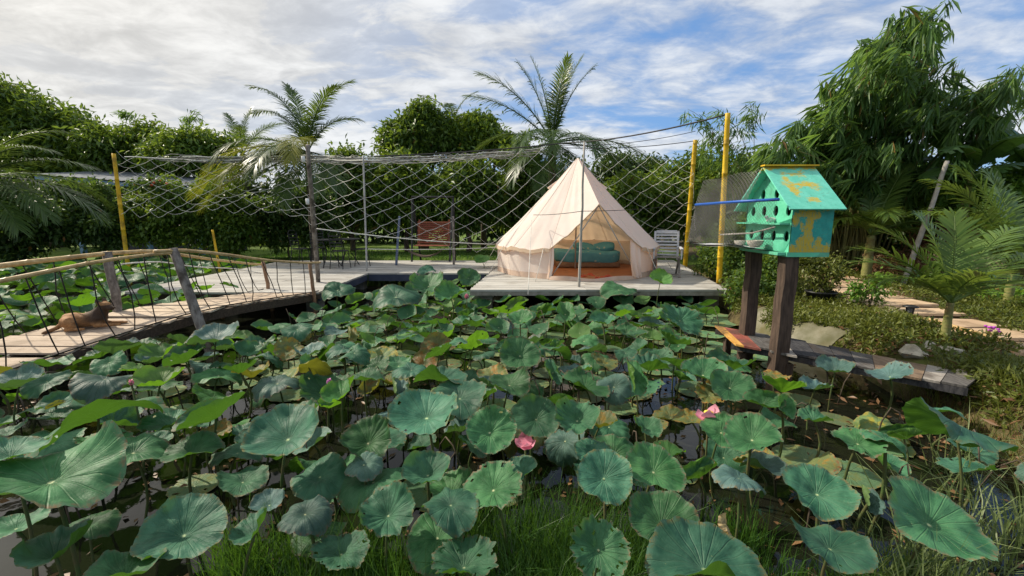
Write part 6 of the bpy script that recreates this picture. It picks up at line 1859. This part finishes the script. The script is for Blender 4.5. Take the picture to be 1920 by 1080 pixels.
palm('coconut palm at the picture edge reaching its fronds over the pond', gpt(c), c, .15, .12,
     [(-4, 40, 2.0, 62), (6, 26, 2.3, 50), (-14, 2, 2.2, 55), (-24, -12, 2.1, 40), (10, 8, 2.4, 70), (-40, 30, 2.0, 80), (30, 60, 2.0, 70), (60, 20, 2.2, 80), (-70, 20, 1.6, 60)], wid=.0125, npairs=50)
p = P(1770, 642, .35); p = gpt(p); c = Vector((p.x - .005, p.y, .80))
palm('young coconut palm beside the gangplank with a bare green stalk', p, c, .045, .032,
     [(150, 64, 1.1, 40), (165, 50, 1.15, 50), (120, 78, 1.0, 25), (60, 82, 1.0, 25), (20, 56, 1.3, 45), (5, 42, 1.35, 52), (-8, 32, 1.15, 55), (184, 40, .9, 60), (-100, 66, .6, 70), (40, 46, 1.1, 60), (135, 46, 1.0, 60)], tmat='palm_young', wid=.0125, npairs=32, sag=.22, leafL=.38, mtl='leaf_palm_sunlit')
p = gpt(PD(1626, 500, 9.4)); c = Vector((p.x, p.y, .35 + .98))
palm('young coconut palm at the far end of the sandy path', p, c, .10, .07,
     [(20, 70, 2.1, 35), (35, 60, 2.0, 45), (150, 68, 1.7, 60), (175, 48, 1.6, 80), (195, 40, 1.5, 90), (-60, 50, 1.5, 85), (-120, 50, 1.5, 85), (90, 80, 1.8, 30), (0, 30, 1.6, 70), (-20, 20, 1.4, 60)], tmat='palm_young', wid=.02, npairs=40, leafL=.5, mtl='leaf_palm_sunlit')
p = gpt(P(1888, 572, .35)); c = Vector((p.x, p.y, .85))
palm('young coconut palm at the picture edge past the path', p, c, .06, .05,
     [(165, 70, 2.0, 55), (150, 78, 1.9, 40), (178, 58, 1.9, 70), (100, 82, 1.7, 30), (20, 60, 1.7, 60), (-60, 66, 1.4, 70), (-170, 50, 1.4, 80), (60, 70, 1.8, 50)], tmat='palm_young', wid=.016, npairs=44, leafL=.5, mtl='leaf_palm_sunlit')

# ------------------------------------------------------------------ banana plants
def banana_leaf(L, W, elev, droop, seed):
    rg = np.random.default_rng(seed)
    n = 22; s = np.linspace(0, 1, n)
    ang = R(elev) - R(droop) * s ** 1.4
    px = np.concatenate([[0], np.cumsum(np.cos(ang[:-1]) * L / (n - 1))]); pz = np.concatenate([[0], np.cumsum(np.sin(ang[:-1]) * L / (n - 1))])
    V, T, tint = [], [], []
    m = MB(); m.tube([(px[i], 0, pz[i]) for i in range(n)], [lerp(.03, .004, s[i]) for i in range(n)], 5)
    RT = [(q[0], q[j], q[j + 1]) for q in m.f for j in range(1, len(q) - 1)]
    nv0 = len(m.v)
    for sd in (-1, 1):
        ph = rg.uniform(0, 6)
        for i in range(3, n - 1):
            def pt(k, u, off=0.0):
                w = W * (math.sin(math.pi * min(1, max(0, (s[k] - .1) / .92))) ** .6) * u
                up = .25 * u * (1 - u * 1.1) * W
                return np.array([px[k] + .12 * w, sd * w, pz[k] + up - .22 * w * u + off])
            tear = rg.random() < .35
            j = rg.normal(0, .02) * (2.2 if tear else .6)
            a0, a1 = pt(i, 0), pt(i + 1, 0)
            b0, b1 = pt(i, .5), pt(i + 1, .5)
            c0, c1 = pt(i, 1.0, j), pt(i + 1, 1.0, j)
            if tear: c1 = c1 + (c0 - c1) * .35; 
            b = len(V); V += [a0, a1, b0, b1, c0, c1]
            T += [(b, b+1, b+3), (b, b+3, b+2), (b+2, b+3, b+5), (b+2, b+5, b+4)]
            tint += [np.clip(.45 + rg.normal(0, .12), 0, .95)] * 6
    VV = np.concatenate([np.array(m.v), np.array(V)]); TT = np.concatenate([np.array(RT), np.array(T) + nv0])
    return np_mesh('leaf', VV, TT, np.concatenate([np.full(nv0, .9), np.array(tint)]), True)
for (px, Y_, hz, leaves, lab) in (
        (1800, 9.4, 2.35, [(170, 62, 1.9, 70), (150, 75, 1.8, 50), (-20, 50, 1.9, 80), (20, 70, 1.7, 60), (-90, 60, 1.5, 90), (95, 40, 1.8, 80), (-150, 45, 1.7, 85), (200, 20, 1.6, 70)], 'banana plant with torn dark leaves under the bamboo'),
        (1930, 9.2, 2.2, [(175, 55, 2.0, 75), (150, 70, 1.9, 55), (200, 30, 1.9, 70), (-120, 50, 1.7, 80), (100, 72, 1.8, 40), (-60, 60, 1.7, 80), (165, 12, 1.9, 50)], 'banana plant cut by the picture edge above the vines')):
    p = PD(px, 430, Y_); b = gpt(p)
    t = empty('banana_plant', b, lab, 'banana plant', 'banana plants')
    m = MB(); m.tube([(0, 0, -.1), (.03, 0, hz * .5), (.0, 0, hz)], [.12, .10, .06], 10); m.build('trunk', 'palm_young', t, True)
    for i, (az, el, L, dr) in enumerate(leaves):
        link('leaf', banana_leaf(L, .30, el, dr, i + int(px)), 'leaf_banana', t, (0, 0, hz - .05), (0, 0, R(az)))

# ------------------------------------------------------------------ bamboo clumps
def bamboo(label, base, tips, per_culm, per, L, W, wind, seed, group='bamboo clumps', rc=.022, lo=.30, off=.42, tight=.1):
    rng = np.random.default_rng(seed); rg = random.Random(seed)
    b = gpt(base)
    t = empty('bamboo_clump', b, label, 'bamboo', group)
    C = []
    for tip in tips:
        s = b + Vector((rg.uniform(-.5, .5), rg.uniform(-.4, .4), 0))
        tip = Vector(tip)
        c1 = Vector((lerp(s.x, tip.x, .22), lerp(s.y, tip.y, .3), max(tip.z * .86 + .2, 1.2)))
        pts = []
        n = 16
        for i in range(n + 1):
            u = i / n
            pts.append(s * (1 - u) ** 2 + c1 * 2 * u * (1 - u) + tip * u * u)
        m = MB(); m.tube(pts, [lerp(rc, .004, (i / n)) for i in range(n + 1)], 5); m.build('culm', 'culm', t, True)
        for _ in range(per_culm):
            u = rg.uniform(lo, 1.0) ** .75
            p = s * (1 - u) ** 2 + c1 * 2 * u * (1 - u) + tip * u * u
            C.append(tuple(p + Vector((rg.gauss(0, off), rg.gauss(0, off), rg.gauss(-.10, off * .6))) * (1.15 - .75 * u)))
    C = np.array(C); n = len(C)
    ct = np.clip(rng.normal(.45, .2, n), 0, .95)
    base_ = np.repeat(C, per, 0) + rng.normal(size=(n * per, 3)) * np.array([tight, tight, tight * .6])
    clump_dir = np.repeat(rng.normal(size=(n, 3)) * np.array([.38, .38, .15]), per, 0)
    d = unit(np.array(wind) + clump_dir + rng.normal(size=base_.shape) * .30)
    tint = np.clip(np.repeat(ct, per) + rng.normal(0, .1, n * per), 0, .95); tint = np.where(rng.random(n * per) < .02, 1.0, tint)
    k = n * per
    V, T, c = leaf_arrays(rng, base_, d, L * rng.uniform(.6, 1.2, k), W * rng.uniform(.75, 1.2, k), tint)
    link('leaves', np_mesh('leaves', V, T, c), 'leaf_bamboo', t)
    set_parent_world(t)
    return t
rg = random.Random(17)
OUT = [(1392, 318), (1440, 258), (1480, 222), (1560, 140), (1640, 55), (1690, 5), (1745, 0), (1775, 85), (1850, 130), (1930, 120), (1935, 260), (1840, 300), (1720, 335), (1560, 345), (1420, 350)]
def inside(x, y):
    r = False
    for (x0, y0), (x1, y1) in zip(OUT, OUT[1:] + OUT[:1]):
        if (y0 > y) != (y1 > y) and x < (x1 - x0) * (y - y0) / (y1 - y0) + x0: r = not r
    return r
tp = []
while len(tp) < 90:
    px, py = rg.uniform(1390, 1930), rg.uniform(0, 350)
    if not inside(px, py) or (px > 1760 and rg.random() < .45): continue
    tp.append(PD(px, py, rg.uniform(8.6, 11.4)))
tp += [PD(px + 12, py + 10, rg.uniform(9, 10.6)) for px, py in OUT[1:7] for _ in range(2)]
bamboo('great bamboo clump bowing over the birdhouse', PD(1600, 470, 11.0), tp, 10, 12, .50, .027, (-.48, -.1, -.80), 71, lo=.55, off=.36, tight=.045)
tp = [PD(px, py, 10.4 + .3 * i) for i, (px, py) in enumerate(((1905, 120), (1860, 150), (1930, 175), (1800, 160), (1820, 215)))]
bamboo('sparse bamboo sprays against the sky at the picture corner', PD(1990, 470, 11.5), tp, 11, 11, .30, .016, (-.3, 0, -.8), 72, lo=.72, off=.16)
tp = [PD(px, py, 12.4 + .1 * i) for i, (px, py) in enumerate(((1290, 205), (1335, 200), (1405, 190), (1320, 255), (1370, 270), (1345, 240), (1300, 285), (1390, 300)))]
bamboo('young bamboo with airy sprays over the yellow poles', PD(1400, 460, 13.0), tp, 11, 11, .30, .017, (-.25, 0, -.7), 73, lo=.62, off=.22, rc=.016)
tp = [PD(px, py, 20) for px, py in ((232, 206), (262, 240), (225, 235), (290, 262), (375, 208), (400, 250))]
bamboo('thin far bamboo shoots over the shed', PD(300, 440, 20.5), tp, 12, 10, .34, .022, (-.5, 0, -.5), 74, lo=.80, off=.22, rc=.02)

# ------------------------------------------------------------------ grasses and ground cover
rng = np.random.default_rng(12)
def patch_blades(n, px, py, h, w, lean, tmu, z=-.03):
    B = []
    while len(B) < n:
        a, b = rng.uniform(*px), rng.uniform(*py)
        p = P(a, b, z)
        B.append((p.x, p.y, z))
    B = np.array(B)
    # tufts
    k = max(1, n // 22)
    cen = B[:k]
    B = cen[rng.integers(0, k, n)] + rng.normal(size=(n, 3)) * np.array([.045, .045, 0])
    return blades(rng, B, h * rng.uniform(.55, 1.25, n), w, lean, np.clip(rng.normal(tmu, .2, n), 0, .95))
parts = [patch_blades(2900, (420, 780), (1065, 1300), .36, .0024, .42, .55), patch_blades(4200, (880, 1240), (1000, 1300), .38, .0022, .50, .45),
         patch_blades(700, (1290, 1420), (1020, 1180), .26, .0026, .35, .5), patch_blades(500, (760, 900), (1090, 1300), .26, .0026, .35, .5),
         patch_blades(600, (1420, 1700), (1100, 1250), .25, .0026, .4, .5)]
tag(link('pond_grass', np_mesh('pond_grass', *join_arrays(parts)), 'grass'), 'fresh green grass growing in the shallows at the near edge', 'grass', kind='stuff')
parts = [patch_blades(420, (1640, 1960), (880, 1300), .46, .004, .75, .5), patch_blades(140, (1560, 1800), (900, 1200), .42, .004, .7, .6)]
tag(link('marsh_grass', np_mesh('marsh_grass', *join_arrays(parts)), 'grass_pale'), 'long pale grass blades arching over the water under the garden bank', 'grass', kind='stuff')
# ground cover of the garden bed
n = 110000
gx = 3.5 + 6.0 * rng.random(n) ** 1.5; gy = 1.6 + 9.9 * rng.random(n) ** 1.25
ok = (path_dist(gx, gy) > .50 + .25 * np.sin(gx * 5) * np.sin(gy * 4)) & (gx > bank_x(gy) + .05 + .25 * (np.sin(gy * 5.1) > .2)) & ((np.sin(gx * 2.3 + 1) * np.sin(gy * 1.9) + rng.normal(0, .35, n)) > -.8) & ~((gx < tr(gy) + .2) & (gy > TY0 - .1))
gx, gy = gx[ok], gy[ok]; n = len(gx)
gzv = ground_h(gx, gy) + rng.uniform(0, .11, n) * (1 + .6 * np.sin(gx * 3) * np.sin(gy * 2.7))
d = unit(rng.normal(size=(n, 3)) * np.array([.8, .8, .4]) + np.array([0, 0, .7]))
V, T, c = leaf_arrays(rng, np.stack([gx, gy, gzv], 1), d, .075 * rng.uniform(.6, 1.4, n), .012 * rng.uniform(.7, 1.3, n), np.clip(.45 + .25 * np.sin(gx * 1.7) * np.sin(gy * 1.3) + rng.normal(0, .18, n), 0, 1.0))
tag(link('ground_cover', np_mesh('ground_cover', V, T, c), 'leaf_ground'), 'low olive green ground cover filling the garden bed', 'ground cover', kind='stuff')
n = 1700
lx = np.concatenate([rng.uniform(4.6, 9.4, n // 2), rng.normal(4.55, .35, n // 4), rng.normal(3.9, .35, n - n // 2 - n // 4)]); ly = np.concatenate([rng.uniform(7.0, 11.0, n // 2), rng.normal(4.6, .25, n // 4), rng.normal(3.0, .5, n - n // 2 - n // 4)])
lz = np.maximum(ground_h(lx, ly), -.02) + rng.uniform(.01, .06, n)
d = unit(rng.normal(size=(n, 3)) * np.array([1, 1, .3]))
V, T, c = leaf_arrays(rng, np.stack([lx, ly, lz], 1), d, .09 * rng.uniform(.5, 1.4, n), .017 * rng.uniform(.6, 1.3, n), np.clip(rng.normal(.5, .25, n), 0, .95))
tag(link('fallen_leaves', np_mesh('fallen_leaves', V, T, c), 'leaf_dry'), 'brown fallen leaves littered over the garden bed', 'leaf litter', kind='stuff')
# weeds over the end of the gangplank
B = np.stack([rng.uniform(3.35, 5.6, 6500), rng.uniform(1.2, 3.9, 6500), np.zeros(6500)], 1); B[:, 2] = ground_h(B[:, 0], B[:, 1])
tag(link('dry_weeds', np_mesh('dry_weeds', *blades(rng, B, .19 * rng.uniform(.4, 1.4, 6500), .0026, .7, np.clip(rng.normal(.5, .27, 6500), 0, 1))), 'leaf_ground'), 'dry brownish weeds on the bank past the gangplank', 'weeds', kind='stuff')
# lawn blades beyond the deck
n = 15000
B = np.stack([rng.uniform(-9, 4.5, n), 14.3 + rng.random(n) ** 1.6 * 5, np.zeros(n)], 1); B[:, 2] = ground_h(B[:, 0], B[:, 1])
tag(link('lawn_grass', np_mesh('lawn_grass', *blades(rng, B, .09, .006, .5, np.clip(rng.normal(.6, .2, n), 0, .95))), 'grass'), 'short lawn grass behind the deck', 'grass', kind='stuff')
# spiky agave, sapling and a purple flower in the bed
p = gpt(P(1655, 600, .34)); ag = empty('spiky_plant', p, 'small spiky rosette plant in the ground cover', 'plant')
for i in range(13):
    a = i * 2.4; el = R(25 + 45 * (i / 13))
    m = MB(); L = .24
    d_ = Vector((math.cos(a) * math.cos(el), math.sin(a) * math.cos(el), math.sin(el))); sdv = Vector((-math.sin(a), math.cos(a), 0))
    m.add([sdv * -.012, sdv * .012, d_ * L * .5 + sdv * .014, d_ * L * .5 - sdv * .014, d_ * L], [(0, 1, 2, 3), (3, 2, 4)]); m.build('leaf', 'palm_young', ag)
p = gpt(P(1660, 590, .34) + Vector((.05, .25, 0)))
lob = [(p + Vector((0, 0, .30)), (.12, .12, .14)), (p + Vector((.05, .0, .48)), (.10, .10, .12)), (p + Vector((-.22, .1, .28)), (.10, .1, .16))]
tree('sapling', 'thin bright sapling above the spiky rosette', 'sapling', lob, 90, 7, .07, .017, 'leaf_vine', r=.008, spread=.04, inner=.1)
p = gpt(P(1856, 632, .34)); fl_ = empty('flowering_plant', p, 'purple flower head on a dark plant beside the path', 'flower')
for i in range(12):
    m = MB(); ellipsoid(m, (rng.normal(0, .035), rng.normal(0, .035), .11 + rng.normal(0, .018)), (.017, .017, .013), None, 6, 4); m.build('blossom', 'purple', fl_, True)
for i in range(14):
    a = i * 2.4; el = R(15 + 3 * i)
    d_ = Vector((math.cos(a) * math.cos(el), math.sin(a) * math.cos(el), math.sin(el))); sdv = Vector((-math.sin(a), math.cos(a), 0)); L = .13
    m = MB(); m.add([Vector(), d_ * L * .5 + sdv * .022, d_ * L, d_ * L * .5 - sdv * .022], [(0, 1, 2), (0, 2, 3)]); m.build('leaf', 'palm_young', fl_)
p = gpt(P(1545, 590, .3))
cf = PD(278, 346, 13.0); fl2 = empty('flowering_vine', (cf.x, cf.y, cf.z), 'coral red blossoms hanging near the shed post', 'flower')
for i in range(14):
    m = MB(); ellipsoid(m, (rng.normal(0, .28), rng.normal(0, .1), rng.normal(0, .08)), (.045, .045, .035), None, 6, 4); m.build('blossom', 'red_flower', fl2, True)
lob = [(cf, (.45, .2, .2))]
V, T, c = crown_arrays(rng, lob, 60, 8, .12, .03, .3, .1, .4, .2)
o = link('leaves', np_mesh('leaves', V, T, c), 'leaf_dark', fl2); o.matrix_parent_inverse = Matrix.Translation(fl2.location).inverted()

# scraps on the water and dead stalks between the leaves
n = 5200
dx = rng.uniform(-7, 3.5, n); dy = 1.3 + 7.0 * rng.random(n) ** 1.2
ok = np.array([in_pond(float(a), max(float(b), 1.95)) for a, b in zip(dx, dy)]) & ((np.sin(dx * 2.1 + 1) * np.sin(dy * 2.6) + rng.normal(0, .5, n)) > -.1)
dx, dy = dx[ok], dy[ok]; n = len(dx)
d = unit(rng.normal(size=(n, 3)) * np.array([1, 1, .05]))
V, T, c = leaf_arrays(rng, np.stack([dx, dy, np.full(n, .012)], 1), d, rng.uniform(.02, .09, n), rng.uniform(.006, .02, n), np.clip(rng.normal(.5, .25, n), 0, .95), .1)
V[:, 2] = np.clip(V[:, 2], .006, .03)
tag(link('pond_debris', np_mesh('pond_debris', V, T, c), 'leaf_dry'), 'brown scraps of dead leaf floating on the pond', 'debris', kind='stuff')
m = MB(); rs = random.Random(91)
for _ in range(130):
    x, y = rs.uniform(-4.5, 3.2), rs.uniform(2.0, 6.5)
    if not in_pond(x, y): continue
    h = rs.uniform(.12, .38); lx, ly = rs.uniform(-.12, .12), rs.uniform(-.12, .12)
    pts = [(x, y, -.05), (x + lx * .5, y + ly * .5, h * .7), (x + lx, y + ly, h)]
    if rs.random() < .6: pts += [(x + lx * 1.6, y + ly * 1.6, h * .92), (x + lx * 2.2, y + ly * 2.2, h * .55)]
    m.tube(pts, .005, 5)
tag(m.build('dead_stalks', 'trunk', None, True), 'bent dead lotus stalks between the leaves', 'dead stalks', kind='stuff')
